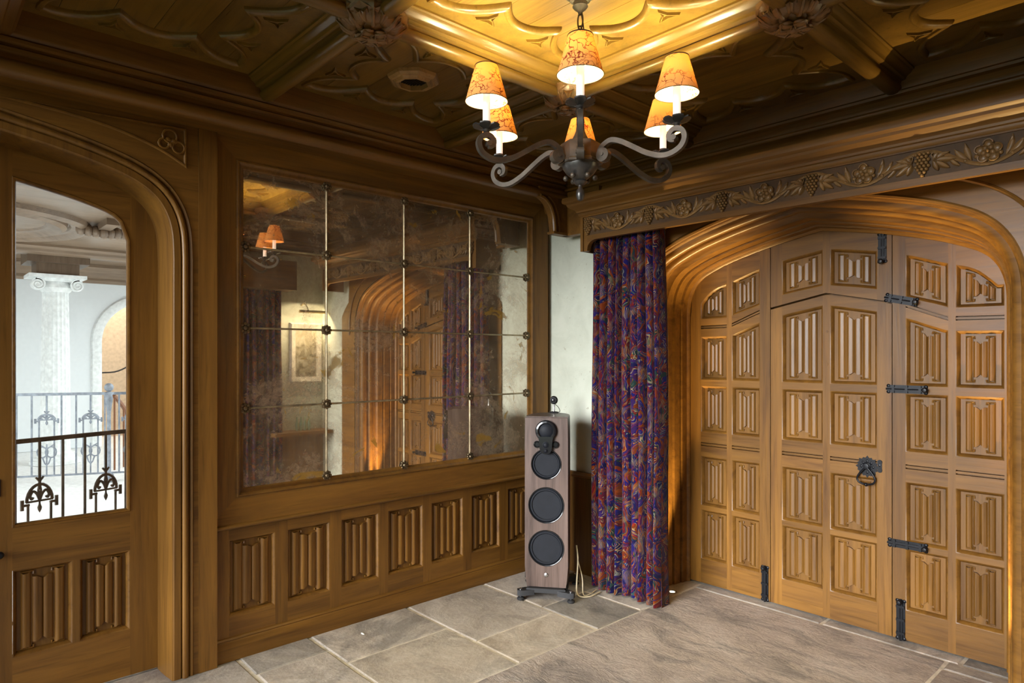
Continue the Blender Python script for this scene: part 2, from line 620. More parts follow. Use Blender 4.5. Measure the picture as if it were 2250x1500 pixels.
    def lathe(self, prof, c=(0, 0, 0), n=20, ax='Z', ph=0.0):
        m = len(prof)
        vs = []
        for k in range(n):
            an = 2 * math.pi * k / n + ph
            for r, h in prof:
                a, b = r * math.cos(an), r * math.sin(an)
                p = {'Z': (a, b, h), 'Y': (a, h, b), 'X': (h, a, b)}[ax]
                vs.append((c[0] + p[0], c[1] + p[1], c[2] + p[2]))
        fs = []
        for k in range(n):
            l = (k + 1) % n
            for i in range(m - 1):
                fs.append((k * m + i, l * m + i, l * m + i + 1, k * m + i + 1))
        if prof[0][0] > 1e-6:
            fs.append(tuple(k * m for k in range(n - 1, -1, -1)))
        if prof[-1][0] > 1e-6:
            fs.append(tuple(k * m + m - 1 for k in range(n)))
        return self.add(vs, fs)

    def ball(self, c, r, n=10, k=6):
        r = r if isinstance(r, (tuple, list)) else (r, r, r)
        b = len(self.v)
        prof = [(math.sin(math.pi * i / k), -math.cos(math.pi * i / k)) for i in range(k + 1)]
        self.lathe(prof, (0, 0, 0), n)
        for i in range(b, len(self.v)):
            p = self.v[i]
            self.v[i] = (c[0] + p[0] * r[0], c[1] + p[1] * r[1], c[2] + p[2] * r[2])
        return self

    def xf(self, M, start=0):
        for i in range(start, len(self.v)):
            self.v[i] = tuple(M @ Vector(self.v[i]))
        return self

    def build(self, name, mat, parent=None, local=False, sharp=38, loc=None, uv=None, weld=True):
        me = bpy.data.meshes.new(name)
        off = Vector((0, 0, 0))
        if parent is not None and not local:
            off = world_loc(parent)
        if loc is not None:
            off = off + Vector(loc)
        me.from_pydata([tuple(Vector(p) - off) for p in self.v] if off.length else self.v, [], self.f)
        bm = bmesh.new()
        bm.from_mesh(me)
        if weld:
            bmesh.ops.remove_doubles(bm, verts=bm.verts, dist=1e-5)
        bmesh.ops.recalc_face_normals(bm, faces=bm.faces)
        bm.to_mesh(me)
        bm.free()
        me.polygons.foreach_set('use_smooth', [True] * len(me.polygons))
        me.set_sharp_from_angle(angle=rad(sharp))
        me.materials.append(mat)
        o = bpy.data.objects.new(name, me)
        col.objects.link(o)
        if parent is not None:
            o.parent = parent
        if loc is not None:
            o.location = loc
        return o


def tag(o, label=None, cat=None, group=None, kind=None):
    for k, v in (('label', label), ('category', cat), ('group', group), ('kind', kind)):
        if v:
            o[k] = v
    return o


def empty(name, loc=(0, 0, 0), rz=0.0, label=None, cat=None, group=None, kind=None):
    o = bpy.data.objects.new(name, None)
    o.empty_display_size = 0.1
    col.objects.link(o)
    o.location = loc
    o.rotation_euler = (0, 0, rz)
    return tag(o, label, cat, group, kind)


def copy_obj(o, parent=None, loc=None, rot=None):
    c = o.copy()
    col.objects.link(c)
    c.parent = parent
    if loc is not None:
        c.location = loc
    if rot is not None:
        c.rotation_euler = rot
    return c


def copy_tree(o, parent=None):
    c = o.copy()
    col.objects.link(c)
    c.parent = parent
    for ch in o.children:
        copy_tree(ch, c)
    return c


def catmull(pts, k=6):
    P = [Vector(p) for p in pts]
    out = []
    for i in range(len(P) - 1):
        a = P[i - 1] if i else P[i] * 2 - P[i + 1]
        b, c = P[i], P[i + 1]
        d = P[i + 2] if i + 2 < len(P) else c * 2 - b
        for j in range(k):
            t = j / k
            out.append(0.5 * ((2 * b) + (c - a) * t + (2 * a - 5 * b + 4 * c - d) * t * t + (3 * b - a - 3 * c + d) * t ** 3))
    out.append(P[-1])
    return [tuple(p) for p in out]


def table(tab, centre):
    pts = catmull([(r, z) for r, z in tab], 5)

    def f(x):
        r = abs(x - centre)
        if r <= pts[0][0]:
            return pts[0][1]
        for (a, b), (c, d) in zip(pts, pts[1:]):
            if a <= r <= c and c > a:
                return b + (d - b) * (r - a) / (c - a)
        return pts[-1][1]
    return f


def lin(a, b, n): return [a + (b - a) * i / (n - 1) for i in range(n)]


# ------------------------------------------------------------------ linenfold carving
def linenfold(name, mat, parent, mp, u0, u1, lo, hi, d0, s, label=None, m=0.020):
    """board + folded-linen carving; lo(u), hi(u) bound the panel; d0 ground depth, s sign towards the room"""
    mb = MB()
    us = lin(u0, u1, 9)
    mb.strip(us, lo, hi, mp, d0, d0 - s * 0.008)
    a0, a1 = u0 + m + 0.006, u1 - m - 0.006
    W = a1 - a0
    edges = [0, .235, None, .258, .5, .742, None, .765, 1.0]
    cols = []
    for i in range(len(edges) - 1):
        e0, e1 = edges[i], edges[i + 1]
        if e0 is None or e1 is None:
            continue
        for j in range(10):
            t = j / 9
            h = 0.0020 + 0.0160 * math.sin(math.pi * (0.02 + 0.96 * t)) ** 0.55 - 0.0035 * math.exp(-((t - .62) / .22) ** 2)
            cols.append((e0 + (e1 - e0) * t, h, i))
    end_in = 0.021
    vs, fs = [], []
    for t, h, seg in cols:
        u = a0 + W * t
        if seg in (0, 7):
            e = m + (0.004 if abs(t - .107) < .06 or abs(t - .893) < .06 else 0.0)
        else:
            e = m + end_in + max(0.0, 0.014 * (1 - abs(t - .5) / .125))
        top, bot = hi(u) - e, lo(u) + e
        vs += [mp(u, bot, d0), mp(u, bot, d0 + s * h), mp(u, top, d0 + s * h), mp(u, top, d0)]
    for i in range(len(cols) - 1):
        for k in range(3):
            fs.append((i * 4 + k, i * 4 + 4 + k, i * 4 + 5 + k, i * 4 + 1 + k))
    mb.add(vs, fs)
    # turned-over hems with a small curl at their inner ends
    for side in (0, 1):
        for end in (0, 1):
            ts = lin(0.0, 0.29, 7)
            pts = []
            for t in ts:
                tt = t if side == 0 else 1 - t
                u = a0 + W * tt
                v = hi(u) - m + 0.003 if end else lo(u) + m - 0.003
                pts.append(mp(u, v, d0 + s * 0.0045))
            tt = 0.29 if side == 0 else 0.71
            u = a0 + W * tt
            v = hi(u) - m - 0.009 if end else lo(u) + m + 0.009
            pts.append(mp(u, v, d0 + s * 0.005))
            mb.tube(pts, [0.0038] * 7 + [0.0052], 6)
    o = mb.build(name, mat, parent, sharp=50)
    if label:
        o['label'] = label
    return o


def panel_mould(mb, mp, path, d, s, w=0.016, dep=0.021):
    """cavetto running round an opening; path counter-clockwise so that +n points into the opening"""
    prof = [(0, d), (0.003, d - s * 0.001), (0.006, d - s * 0.005), (0.010, d - s * 0.010), (w, d - s * dep), (w, d - s * (dep + 0.006))]
    mb.sweep(prof, path, mp, closed=True)


# ================================================================== FLOOR
floor_o = MB().box(-3.7, 0.6, -1.9, 4.1, -0.12, -0.006).build('floor', MORTAR)
tag(floor_o, 'stone flagged floor with pale mortar joints running through the room', 'floor', kind='structure')
SL = -2.355
stones = [  # x0, x1, y0, y1, material
    (-3.335, SL, -1.85, -0.30, FLAG), (-3.48, SL, -0.30, 0.60, FLAGT), (-3.48, SL, 0.60, 1.215, FLAG),
    (-3.335, -3.108, 1.225, 1.592, FLAGG), (-3.108, SL, 1.225, 1.592, FLAG),
    (-3.335, -2.925, 1.598, 2.206, FLAG), (-2.925, SL, 1.598, 2.206, FLAGT),
    (-3.335, -2.685, 2.214, 2.797, FLAG), (-2.685, SL, 2.214, 2.797, FLAGT),
    (-3.335, -2.785, 2.806, 3.46, FLAG), (-2.785, SL, 2.806, 3.19, FLAGG), (-2.785, SL, 3.196, 3.46, FLAG),
    (-2.62, SL, 3.465, 3.86, FLAGT),
    (SL, -0.95, 1.10, 3.772, RIVEN), (-0.945, 0.18, 2.35, 3.66, RIVEN), (-0.945, 0.18, 1.10, 2.345, FLAG),
    (SL, -0.9, -0.6, 1.095, FLAG), (-0.9, 0.18, -0.6, 1.095, FLAGT), (SL, 0.18, -1.85, -0.61, FLAGG),
    (SL, -1.56, 3.776, 3.95, FLAGG), (-1.555, -0.895, 3.776, 3.95, FLAG), (-0.945, -0.52, 3.665, 3.772, FLAG), (-0.89, -0.5, 3.776, 3.95, FLAGG),
]
for x0, x1, y0, y1, mt in stones:
    g = 0.005
    mb = MB()
    bot, top = [], []
    rng = random.Random(int((x0 * 31 + y0 * 77) * 100))
    nx, ny = max(2, int((x1 - x0) / 0.12)), max(2, int((y1 - y0) / 0.12))
    loop = [(x, y0 + g) for x in lin(x0 + g, x1 - g, nx)][:-1] + [(x1 - g, y) for y in lin(y0 + g, y1 - g, ny)][:-1] + \
           [(x, y1 - g) for x in lin(x1 - g, x0 + g, nx)][:-1] + [(x0 + g, y) for y in lin(y1 - g, y0 + g, ny)][:-1]
    loop = [(x + rng.uniform(-.003, .003), y + rng.uniform(-.003, .003)) for x, y in loop]
    cx_, cy_ = (x0 + x1) / 2, (y0 + y1) / 2
    n = len(loop)
    inner = [(x + (0.006 if x < cx_ else -0.006), y + (0.006 if y < cy_ else -0.006)) for x, y in loop]
    zt = rng.uniform(-0.002, 0.0)
    vs = [(x, y, -0.03) for x, y in loop] + [(x, y, zt - 0.004) for x, y in loop] + [(x, y, zt) for x, y in inner]
    fs = [tuple(range(2 * n, 3 * n))]
    for k in (0, 1):
        fs += [(k * n + i, k * n + (i + 1) % n, (k + 1) * n + (i + 1) % n, (k + 1) * n + i) for i in range(n)]
    mb.add(vs, fs)
    mb.build('flagstone', mt, floor_o, sharp=20)
chip = MB().ball((-3.167, 1.825, 0.0015), (0.017, 0.007, 0.003), 7, 4).build('plaster_chip', WHITE)
tag(chip, 'tiny white chip lying on the flagstone before the linenfold panelling', 'chip')

# ================================================================== DOOR WALL (back)
XC, YD, YB = -1.58, 3.858, 3.45
HALF = [(0, 2.207), (.3, 2.150), (.55, 2.085), (.70, 2.028), (.775, 1.985), (.82, 1.932), (.846, 1.87), (.858, 1.80), (.86, 1.70)]
arch_half = catmull(HALF, 5)
arch_path = [(XC - .86, 0.0), (XC - .86, 0.8)] + [(XC - r, z) for r, z in reversed(arch_half)] + [(XC + r, z) for r, z in arch_half[1:]] + [(XC + .86, 0.8), (XC + .86, 0.0)]
arch = table(HALF, XC)
XQ = -1.562
r0t = table([(0, 2.102), (.24, 2.062), (.40, 2.025), (.58, 1.963), (.70, 1.925), (.76, 1.88), (.80, 1.835)], XQ)
r0b = table([(0, 1.895), (.26, 1.853), (.40, 1.802), (.56, 1.752), (.62, 1.735), (.9, 1.733)], XQ)
gr2 = table([(0, 1.845), (.32, 1.778), (.40, 1.760), (.57, 1.692), (.62, 1.681), (.9, 1.678)], XQ)
r1t = table([(0, 1.784), (.25, 1.736), (.40, 1.695), (.56, 1.634), (.62, 1.620), (.9, 1.616)], XQ)


def const(c): return lambda u: c
def off(f, d): return lambda u: f(u) + d


ROWS = [(const(.166), const(.487)), (const(.516), const(.836)), (const(.995), const(1.296)), (const(1.337), r1t), (r0b, r0t)]


def column(leaf, c0, c1, rows, top):
    """the panels, rails and panel mouldings of one column of a door leaf"""
    us = lin(c0, c1, 9)
    prev = const(0.010)
    for lo, hi in rows:
        if lo(c0) > 0.9 and prev(c0) < 0.9 and prev(c0) > 0.5:      # lock rail with a double bead
            pieces = [(prev, const(.904)), (const(.9105), const(.9215)), (const(.928), lo)]
        elif lo is r0b and prev is r1t:
            pieces = [(prev, off(gr2, -.011)), (off(gr2, -.005), off(gr2, .005)), (off(gr2, .011), lo)]
        else:
            pieces = [(prev, lo)]
        for k, (a, b) in enumerate(pieces):
            bead = len(pieces) == 3 and k == 1
            MB().strip(us, a, b, mapB, YD + (0.003 if bead else 0), YD + 0.035).build('bead' if bead else 'rail', OX, leaf)
        path = [(u, lo(u)) for u in us] + [(u, hi(u)) for u in reversed(us)]
        mb = MB()
        panel_mould(mb, mapB, path, YD, -1)
        mb.build('panel_moulding', OC, leaf)
        linenfold('linenfold_panel', OZ, leaf, mapB, c0 + .012, c1 - .012, off(lo, .012), off(hi, -.012), YD + 0.023, -1)
        prev = hi
    if top is not None:
        MB().strip(us, prev, top, mapB, YD, YD + 0.035).build('rail', OX, leaf)


def stile(leaf, a, b, top, bot=const(0.010)):
    MB().strip(lin(a, b, 7), bot, top, mapB, YD, YD + 0.035).build('stile', OZ, leaf)


def bolt(leaf, x0, z0, x1, z1, knob_first):
    """wrought sliding bolt: plate with lobed ends, channel, staples, round knob"""
    L = math.hypot(x1 - x0, z1 - z0)
    M = Matrix.Translation((x0, YD, z0)) @ Matrix.Rotation(-math.atan2(z1 - z0, x1 - x0), 4, 'Y')
    w = 0.021
    mb = MB()
    poly = [(0.012, -w), (L - 0.012, -w), (L - .004, -w * .55), (L, 0), (L - .004, w * .55), (L - 0.012, w), (0.012, w), (.004, w * .55), (0, 0), (.004, -w * .55)]
    mb.prism(poly, mapB, 0, -0.004)
    for e in (0.010, L - 0.010):
        for sz in (-1, 1):
            mb.ball((e, -0.003, sz * w * 0.75), (.010, .004, .010), 8, 4)
    mb.box(0.006, L - 0.006, -0.012, -0.003, -0.010, -0.002)
    mb.box(0.006, L - 0.006, -0.012, -0.003, 0.002, 0.010)
    for e in (.18, .5, .82):
        mb.box(L * e - .006, L * e + .006, -0.015, 0.0, -w * .95, w * .95)
    mb.tube([(0.0, -0.009, 0), (L, -0.009, 0)], 0.0052, 8)
    mb.xf(M)
    b = mb.build('sliding_bolt', IRON, leaf)
    kb = MB()
    kx = 0.012 if knob_first else L - 0.008
    kb.lathe([(0.0, 0.0), (.006, -.002), (.006, -.012), (.012, -.016), (.014, -.023), (.009, -.031), (0, -.033)], (kx, -0.010, 0), 12, 'Y')
    kb.xf(M)
    kb.build('knob', IRON, b)


leafs = [('door_2', -2.44, -1.890, [(-2.361, -2.176), (-2.141, -1.957)], 'left leaf of the oak doorway, narrow linenfold panels beside the curtain'),
         ('door_3', -1.886, -1.222, [(-1.817, -1.579), (-1.539, -1.294)], 'middle oak door with iron ring handle between two linenfold leaves'),
         ('door_4', -1.218, -0.72, [(-1.156, -.965), (-.932, -.734)], 'right leaf of the oak doorway carrying three sideways bolts')]
for nm, a, b, cs, lab in leafs:
    leaf = empty(nm, ((a + b) / 2, YD, 0), 0, lab, 'door', None, 'structure')
    edges = [a, cs[0][0], cs[0][1], cs[1][0], cs[1][1], b]
    if nm == 'door_3':
        low, up = off(gr2, -.006), off(gr2, .006)
        MB().strip(lin(a, b, 17), const(.01), low, mapB, YD + .030, YD + .055).build('back_board', OZ, leaf)
        fan = empty('door_5', ((a + b) / 2, YD, 1.84), 0, 'fixed oak panel above the middle door under the arch top', 'door panel', None, 'structure')
        MB().strip(lin(a, b, 17), up, arch, mapB, YD + .030, YD + .055).strip(lin(a, b, 17), off(gr2, -.05), off(gr2, .05), mapB, YD + .056, YD + .064).build('back_board', OZ, fan)
        for k in (0, 2, 4):
            stile(leaf, edges[k], edges[k + 1], low)
            stile(fan, edges[k], edges[k + 1], arch, up)
        for c0, c1 in cs:
            us = lin(c0, c1, 9)
            column(leaf, c0, c1, ROWS[:4], low)
            mb = MB()
            MB().strip(us, up, r0b, mapB, YD, YD + .035).build('rail', OX, fan)
            MB().strip(us, r0t, arch, mapB, YD, YD + .035).build('rail', OX, fan)
            panel_mould(mb, mapB, [(u, r0b(u)) for u in us] + [(u, r0t(u)) for u in reversed(us)], YD, -1)
            mb.build('panel_moulding', OC, fan)
            linenfold('linenfold_panel', OZ, fan, mapB, c0 + .012, c1 - .012, off(r0b, .012), off(r0t, -.012), YD + .023, -1)
        for z in (1.631, 1.446):
            MB().lathe([(0, -.002), (.007, -.002), (.008, .002)], (-1.556, YD, z), 10, 'Y').build('peg', OC, leaf)
        bolt(fan, -1.267, 2.153, -1.267, 1.988, False)
        # ring handle
        hx, hz = -1.342, 0.893
        mb = MB()
        star = []
        for k in range(32):
            r = (.060, .048, .054, .048)[k % 4]
            star.append((hx + r * math.cos(2 * math.pi * k / 32 + math.pi / 2), hz + r * math.sin(2 * math.pi * k / 32 + math.pi / 2)))
        mb.prism(star, mapB, YD, YD - .004)
        for k in range(8):
            an = 2 * math.pi * k / 8 + math.pi / 2
            mb.ball((hx + .030 * math.cos(an), YD - .004, hz + .030 * math.sin(an)), (.006, .003, .009), 8, 4)
        mb.lathe([(.022, -.003), (.020, -.008), (.012, -.012), (.011, -.022), (.014, -.026), (0, -.028)], (hx, YD, hz + .004), 14, 'Y')
        plate = mb.build('handle_plate', IRON, leaf)
        ring = catmull([(0, .0), (.016, -.016), (.036, -.042), (.045, -.066), (.034, -.086), (.0, -.094), (-.034, -.086), (-.045, -.066), (-.036, -.042), (-.016, -.016), (0, 0)], 5)[:-1]
        MB().tube([(hx + u, YD - .020 + 0.06 * v * 0.2, hz + v) for u, v in ring], .0052, 8, True).ball((hx, YD - .021, hz - .095), .010, 10, 6).build('ring_pull', IRON, plate)
        ex, ez = -1.280, 0.902
        mb = MB()
        mb.strip(lin(ex - .011, ex + .011, 5), const(ez - .022), const(ez + .022), mapB, YD, YD - .003)
        for dz in (-.022, .022):
            mb.lathe([(0, -.004), (.012, -.004), (.013, 0)], (ex, YD, ez + dz), 12, 'Y')
        es = mb.build('keyhole_plate', IRON, leaf)
        MB().ball((ex, YD - .004, ez + .004), (.004, .001, .008), 8, 4).build('keyhole', GLOSSB, es)
    else:
        MB().strip(lin(a, b, 17), const(.01), arch, mapB, YD + .030, YD + .055).build('back_board', OZ, leaf)
        for k in (0, 2, 4):
            stile(leaf, edges[k], edges[k + 1], arch)
        for c0, c1 in cs:
            column(leaf, c0, c1, ROWS, arch)
        if nm == 'door_2':
            bolt(leaf, -1.921, 0.222, -1.921, 0.004, True)
        else:
            bolt(leaf, -1.178, 0.220, -1.178, 0.004, True)
            bolt(leaf, -1.255, 1.806, -1.096, 1.768, False)
            bolt(leaf, -1.247, 1.320, -1.052, 1.319, False)
            bolt(leaf, -1.241, 0.507, -1.052, 0.509, False)

# moulded oak arch and splayed reveal round the doors
mb = MB()
prof = [(-.002, 3.858), (-.003, 3.846), (.004, 3.838), (.012, 3.834), (.014, 3.786), (.030, 3.782), (.030, 3.774), (.022, 3.770), (.027, 3.714), (.044, 3.710), (.044, 3.702), (.034, 3.698),
        (.041, 3.644), (.060, 3.638), (.076, 3.626), (.078, 3.612), (.070, 3.606)]
prof += [(.082 - .022 * math.sin(t), 3.580 - .024 * math.cos(t)) for t in lin(math.pi * .9, math.pi * .05, 9)]
prof += [(.096, 3.552), (.102, 3.544)]
prof += [(.104 - .025 * math.sin(t), 3.512 - .028 * math.cos(t)) for t in lin(math.pi * .9, math.pi * .05, 9)]
prof += [(.116, 3.482), (.122, 3.476), (.122, 3.464), (.130, 3.460), (.132, 3.448), (.142, 3.444), (.152, 3.448), (.156, 3.456), (.156, 3.60)]
mb.sweep(prof, arch_path, mapB)
tag(mb.build('trim_1', OX, sharp=30), 'moulded oak arch framing the linenfold doors', 'arch', kind='structure')

# wall_back : plaster, spandrel boards, dado
wb = MB().box(-3.60, -2.60, YB, 3.97, 0, 2.9).box(-0.56, 0.5, YB, 3.97, 0, 2.9).box(-2.60, -0.56, YB + .10, 3.97, 2.375, 2.9).box(-3.6, .5, 3.97, 4.10, -.1, 2.95).build('wall_back', PLASTER)  # last box: unseen wall added behind the doors to block leaking light
tag(wb, 'pale plastered back wall in the corner behind the loudspeaker', 'wall', kind='structure')
sp = []
ops = []
for i, (u, v) in enumerate(arch_path):
    p = Vector((u, v))
    a = Vector(arch_path[max(0, i - 1)])
    c = Vector(arch_path[min(len(arch_path) - 1, i + 1)])
    t = (c - a).normalized()
    ops.append((u - t.y * .15, v + t.x * .15))
for (a, b), (c, d) in zip(ops, ops[1:]):
    pass
mb = MB()
left = [p for p in ops if p[0] <= XC]
right = [p for p in ops if p[0] >= XC]
for side, edge in ((left, -2.84), (right, -0.30)):
    vs, fs = [], []
    for u, v in side:
        far = (edge, v) if v < 2.12 else None
        vs += [(u, YB - .012, v), (edge if v < 1.9 else edge + (u - edge) * min(1, max(0, (v - 1.9) / .36)), YB - .012, max(v, 2.55) if v > 2.05 else v)]
    for i in range(len(side) - 1):
        fs.append((2 * i, 2 * i + 2, 2 * i + 3, 2 * i + 1))
    mb.add(vs, fs)
mb.build('spandrel', OX, wb, weld=False)
MB().box(-2.84, -.30, YB - .004, YB + .10, 2.30, 2.60).build('lintel_board', OX, wb)
mb = MB()
mb.sweep([(.245, YB - .010), (.245, YB - .020), (.253, YB - .024), (.261, YB - .020), (.264, YB - .010)], arch_path[2:-2], mapB)
mb.build('spandrel_moulding', OX, wb)
# dado behind the loudspeaker
MB().box(-3.333, -2.62, YB - .022, YB, 0, .655).build('dado_panel', OZ, wb)
MB().sweep([(0, .655), (.030, .655), (.040, .662), (.040, .676), (.030, .684), (.024, .694), (0, .694)], [(-2.62, YB), (-3.333, YB)], mapP).build('dado_rail', OX, wb)

# ================================================================== MIRROR WALL (left)
XA = -3.333
wa = MB().box(-3.62, XA - .026, 0.93, 3.97, 0, 2.9).box(-3.62, -3.30, -1.9, -0.37, 0, 3.1).box(-3.62, -3.36, -0.37, 0.93, 2.40, 2.9).build('wall_left', OZ)
tag(wa, 'oak panelled wall with linenfold dado below the antique mirror', 'wall', kind='structure')
cols_a = [(1.182, 1.415), (1.480, 1.720), (1.788, 2.027), (2.088, 2.335), (2.396, 2.645), (2.713, 2.957), (3.031, 3.275)]
zl, zh = .213, .590
stl = [1.10] + [c for p in cols_a for c in p] + [3.45]
for k in range(0, len(stl), 2):
    MB().box(XA - .03, XA, stl[k], stl[k + 1], .112, .66).build('stile', OZ, wa)
for c0, c1 in cols_a:
    MB().box(XA - .03, XA, c0, c1, .112, zl).build('rail', OY, wa)
    MB().box(XA - .03, XA, c0, c1, zh, .66).build('rail', OY, wa)
    mb = MB()
    panel_mould(mb, mapA, [(c0, zl), (c1, zl), (c1, zh), (c0, zh)], XA, 1, .014, .021)
    mb.build('panel_moulding', OC, wa)
    linenfold('linenfold_panel', OZ, wa, mapA, c0 + .010, c1 - .010, const(zl + .010), const(zh - .010), XA - .023, 1, None, .013)
bb = MB()
bb.sweep([(0, 0), (-.014, 0), (-.014, .092), (-.010, .098), (-.013, .104), (-.008, .112), (0, .114)], [(XA, 1.10), (XA, 3.45)], mapP)
tag(bb.build('baseboard_left', OY), 'oak skirting board below the linenfold dado panels', 'skirting', kind='structure')

# the antique mirror: frame, panes, gilt glazing bars, rosettes
mir = empty('wall_mirror', (XA, 2.23, .66), 0, 'wide antique mirror of sixteen foxed panes in an oak frame', 'mirror')
rect = [(1.222, .800), (3.262, .800), (3.262, 2.458), (1.222, 2.458)]
fp = [(.040, XA - .022), (.034, XA - .012), (.028, XA - .006), (.020, XA - .004), (.012, XA + .004), (.006, XA + .010), (0, XA + .010), (-.004, XA + .003), (-.010, XA + .002)]
MB().sweep(fp, rect, mapA, closed=True).build('inner_moulding', OC, mir)
corners = [(1.212, .790), (3.272, .790), (3.272, 2.468), (1.212, 2.468)]
outer = [(1.075, .662), (3.408, .662), (3.408, 2.600), (1.075, 2.600)]
for k in range(4):
    a, b, c, d = corners[k], corners[(k + 1) % 4], outer[(k + 1) % 4], outer[k]
    mt = (OY, OZ)[k % 2]
    mb = MB()
    f0, f1, bk = XA + .002, XA + .012, XA - .02
    vs = [mapA(*a, f0), mapA(*b, f0), mapA(*c, f1), mapA(*d, f1), mapA(*a, bk), mapA(*b, bk), mapA(*c, bk), mapA(*d, bk)]
    mb.add(vs, [(0, 1, 2, 3), (7, 6, 5, 4), (0, 4, 5, 1), (1, 5, 6, 2), (2, 6, 7, 3), (3, 7, 4, 0)])
    mb.build('frame_rail', mt, mir, sharp=10)
MB().sweep([(0, .668), (-.020, .668), (-.026, .664), (-.028, .657), (-.024, .650), (-.012, .646), (0, .640)], [(XA, 1.10), (XA, 3.41)], mapP).build('frame_nosing', OY, mir)
MB().sweep([(0, 2.585), (-.018, 2.585), (-.022, 2.592), (-.018, 2.60), (0, 2.60)], [(XA, 1.10), (XA, 3.41)], mapP).build('frame_cap', OY, mir)
gy = [1.252, 1.706, 2.206, 2.710, 3.232]
gz = [.830, 1.232, 1.634, 2.040, 2.428]
XG = XA - .016
for i in range(4):
    for j in range(4):
        MB().box(XG - .005, XG, gy[i] + .001, gy[i + 1] - .001, gz[j] + .001, gz[j + 1] - .001).build('pane', MIRROR, mir)
barp = [(-.005, XG), (-.005, XG + .004), (-.0025, XG + .008), (.0025, XG + .008), (.005, XG + .004), (.005, XG)]
for y in gy[1:4]:
    MB().sweep(barp, [(y, gz[0]), (y, gz[4])], mapA).build('glazing_bar', LEAD, mir)
for z in gz[1:4]:
    MB().sweep(barp, [(gy[0], z), (gy[4], z)], mapA).build('glazing_bar', LEAD, mir)
rmb = MB()
for k in range(8):
    an = 2 * math.pi * k / 8
    rmb.ball((.006, .020 * math.cos(an), .020 * math.sin(an)), (.006, .009, .009), 7, 4)
rmb.ball((.010, 0, 0), (.009, .012, .012), 8, 5)
ros = None
ROSEM = plain('dark_gilt', (0.17, 0.125, 0.07), 0.4, 0.75, grain=0.3)
for y in gy:
    for z in gz:
        edge_y, edge_z = y in (gy[0], gy[4]), z in (gz[0], gz[4])
        if edge_y and edge_z:
            continue
        yy = y + (.012 if y == gy[0] else -.012 if y == gy[4] else 0)
        zz = z + (.012 if z == gz[0] else -.012 if z == gz[4] else 0)
        lc = Vector((XG + .003, yy, zz)) - world_loc(mir)
        if ros is None:
            ros = rmb.build('rosette', ROSEM, mir, local=True)
            ros.location = lc
        else:
            copy_obj(ros, mir, lc)

# ================================================================== GLAZED DOORS IN THE LEFT WALL
XS, XD, YC = -3.295, -3.480, 0.28
HA = [(0, 2.385), (.22, 2.345), (.40, 2.298), (.50, 2.256), (.565, 2.205), (.605, 2.14), (.626, 2.06), (.632, 1.95)]
ha = catmull(HA, 5)
archA = table(HA, YC)
pathA = [(YC - .632, 0.0), (YC - .632, 1.0)] + [(YC - r, z) for r, z in reversed(ha)] + [(YC + r, z) for r, z in ha[1:]] + [(YC + .632, 1.0), (YC + .632, 0.0)]
prof = [(.06, -3.60), (-.010, -3.60), (-.010, XD + .010), (-.008, XD + .060), (-.004, XD + .110), (.002, XD + .150), (.004, XS - .012), (.004, XS - .006), (.010, XS - .004),
        (.012, XS - .002), (.040, XS - .002), (.042, XS - .008), (.046, XS - .010)]
prof += [(.060 - .014 * math.cos(t), XS - .006 + .014 * math.sin(t)) for t in lin(0, math.pi, 7)]
prof += [(.078, XS - .010), (.082, XS - .002), (.090, XS + .002), (.096, XS - .004), (.096, XS - .10)]
tag(MB().sweep(prof, pathA, mapA).build('trim_2', OZ, sharp=30), 'moulded oak arch round the glazed door on the left', 'arch', kind='structure')
# boards above the arch and the pilaster
opa = []
for i, (u, v) in enumerate(pathA):
    a, c = Vector(pathA[max(0, i - 1)]), Vector(pathA[min(len(pathA) - 1, i + 1)])
    t = (c - a).normalized()
    opa.append((u - t.y * .094, v + t.x * .094))


def side_board(sgn, name):
    mb = MB()
    pts = [p for p in opa if (p[0] - YC) * sgn >= -1e-6]
    if sgn > 0:
        pts = pts[::1]
    edge = YC + sgn * 0.752
    vs, fs = [], []
    for u, v in pts:
        if v < 2.0:
            w = (edge, v)
        else:
            k = min(1.0, (v - 2.0) / .44)
            w = (edge + (u - edge) * k, v + (2.60 - v) * min(1.0, (v - 2.0) / .06))
        for dd in (XS - .004, XS - .05):
            vs += [mapA(u, v, dd), mapA(w[0], w[1], dd)]
    for i in range(len(pts) - 1):
        a, b = 4 * i, 4 * i + 4
        fs += [(a, b, b + 1, a + 1), (a + 2, a + 3, b + 3, b + 2), (a, a + 2, b + 2, b), (a + 1, b + 1, b + 3, a + 3)]
    mb.add(vs, fs)
    return mb.build(name, OY, wa)


side_board(1, 'spandrel')
side_board(-1, 'spandrel')
MB().box(-3.36, XS, 1.030, 1.114, 0, 2.60).build('pilaster', OZ, wa)
MB().box(-3.36, XS - .014, 1.000, 1.031, 0, 2.60).build('pilaster_backing', OZ, wa)
# carved trefoil panel over the haunch
mb = MB()
tri = [(.30, 2.520), (.974, 2.548), (.974, 2.372)]
lower = catmull([(.974, 2.372), (.86, 2.430), (.70, 2.478), (.52, 2.505), (.30, 2.520)], 5)
loop = [(.30, 2.520)] + [(a, b) for a, b in reversed(lower)][1:] + [(.974, 2.548)]
mb.sweep([(-.004, XS - .002), (0, XS + .004), (.006, XS + .004), (.010, XS - .003)], loop, mapA, closed=True)
for (cy, cz, r) in ((.905, 2.500, .030), (.942, 2.455, .026), (.880, 2.462, .022)):
    mb.tube([mapA(cy + r * math.cos(t), cz + r * math.sin(t), XS) for t in lin(0, 2 * math.pi, 17)[:-1]], .005, 6, True)
for t in (0.4, 2.5, 4.6):
    mb.ball(mapA(.910 + .014 * math.cos(t), 2.474 + .014 * math.sin(t), XS), (.006, .014, .012), 8, 5)
mb.build('trefoil_carving', OC, wa)


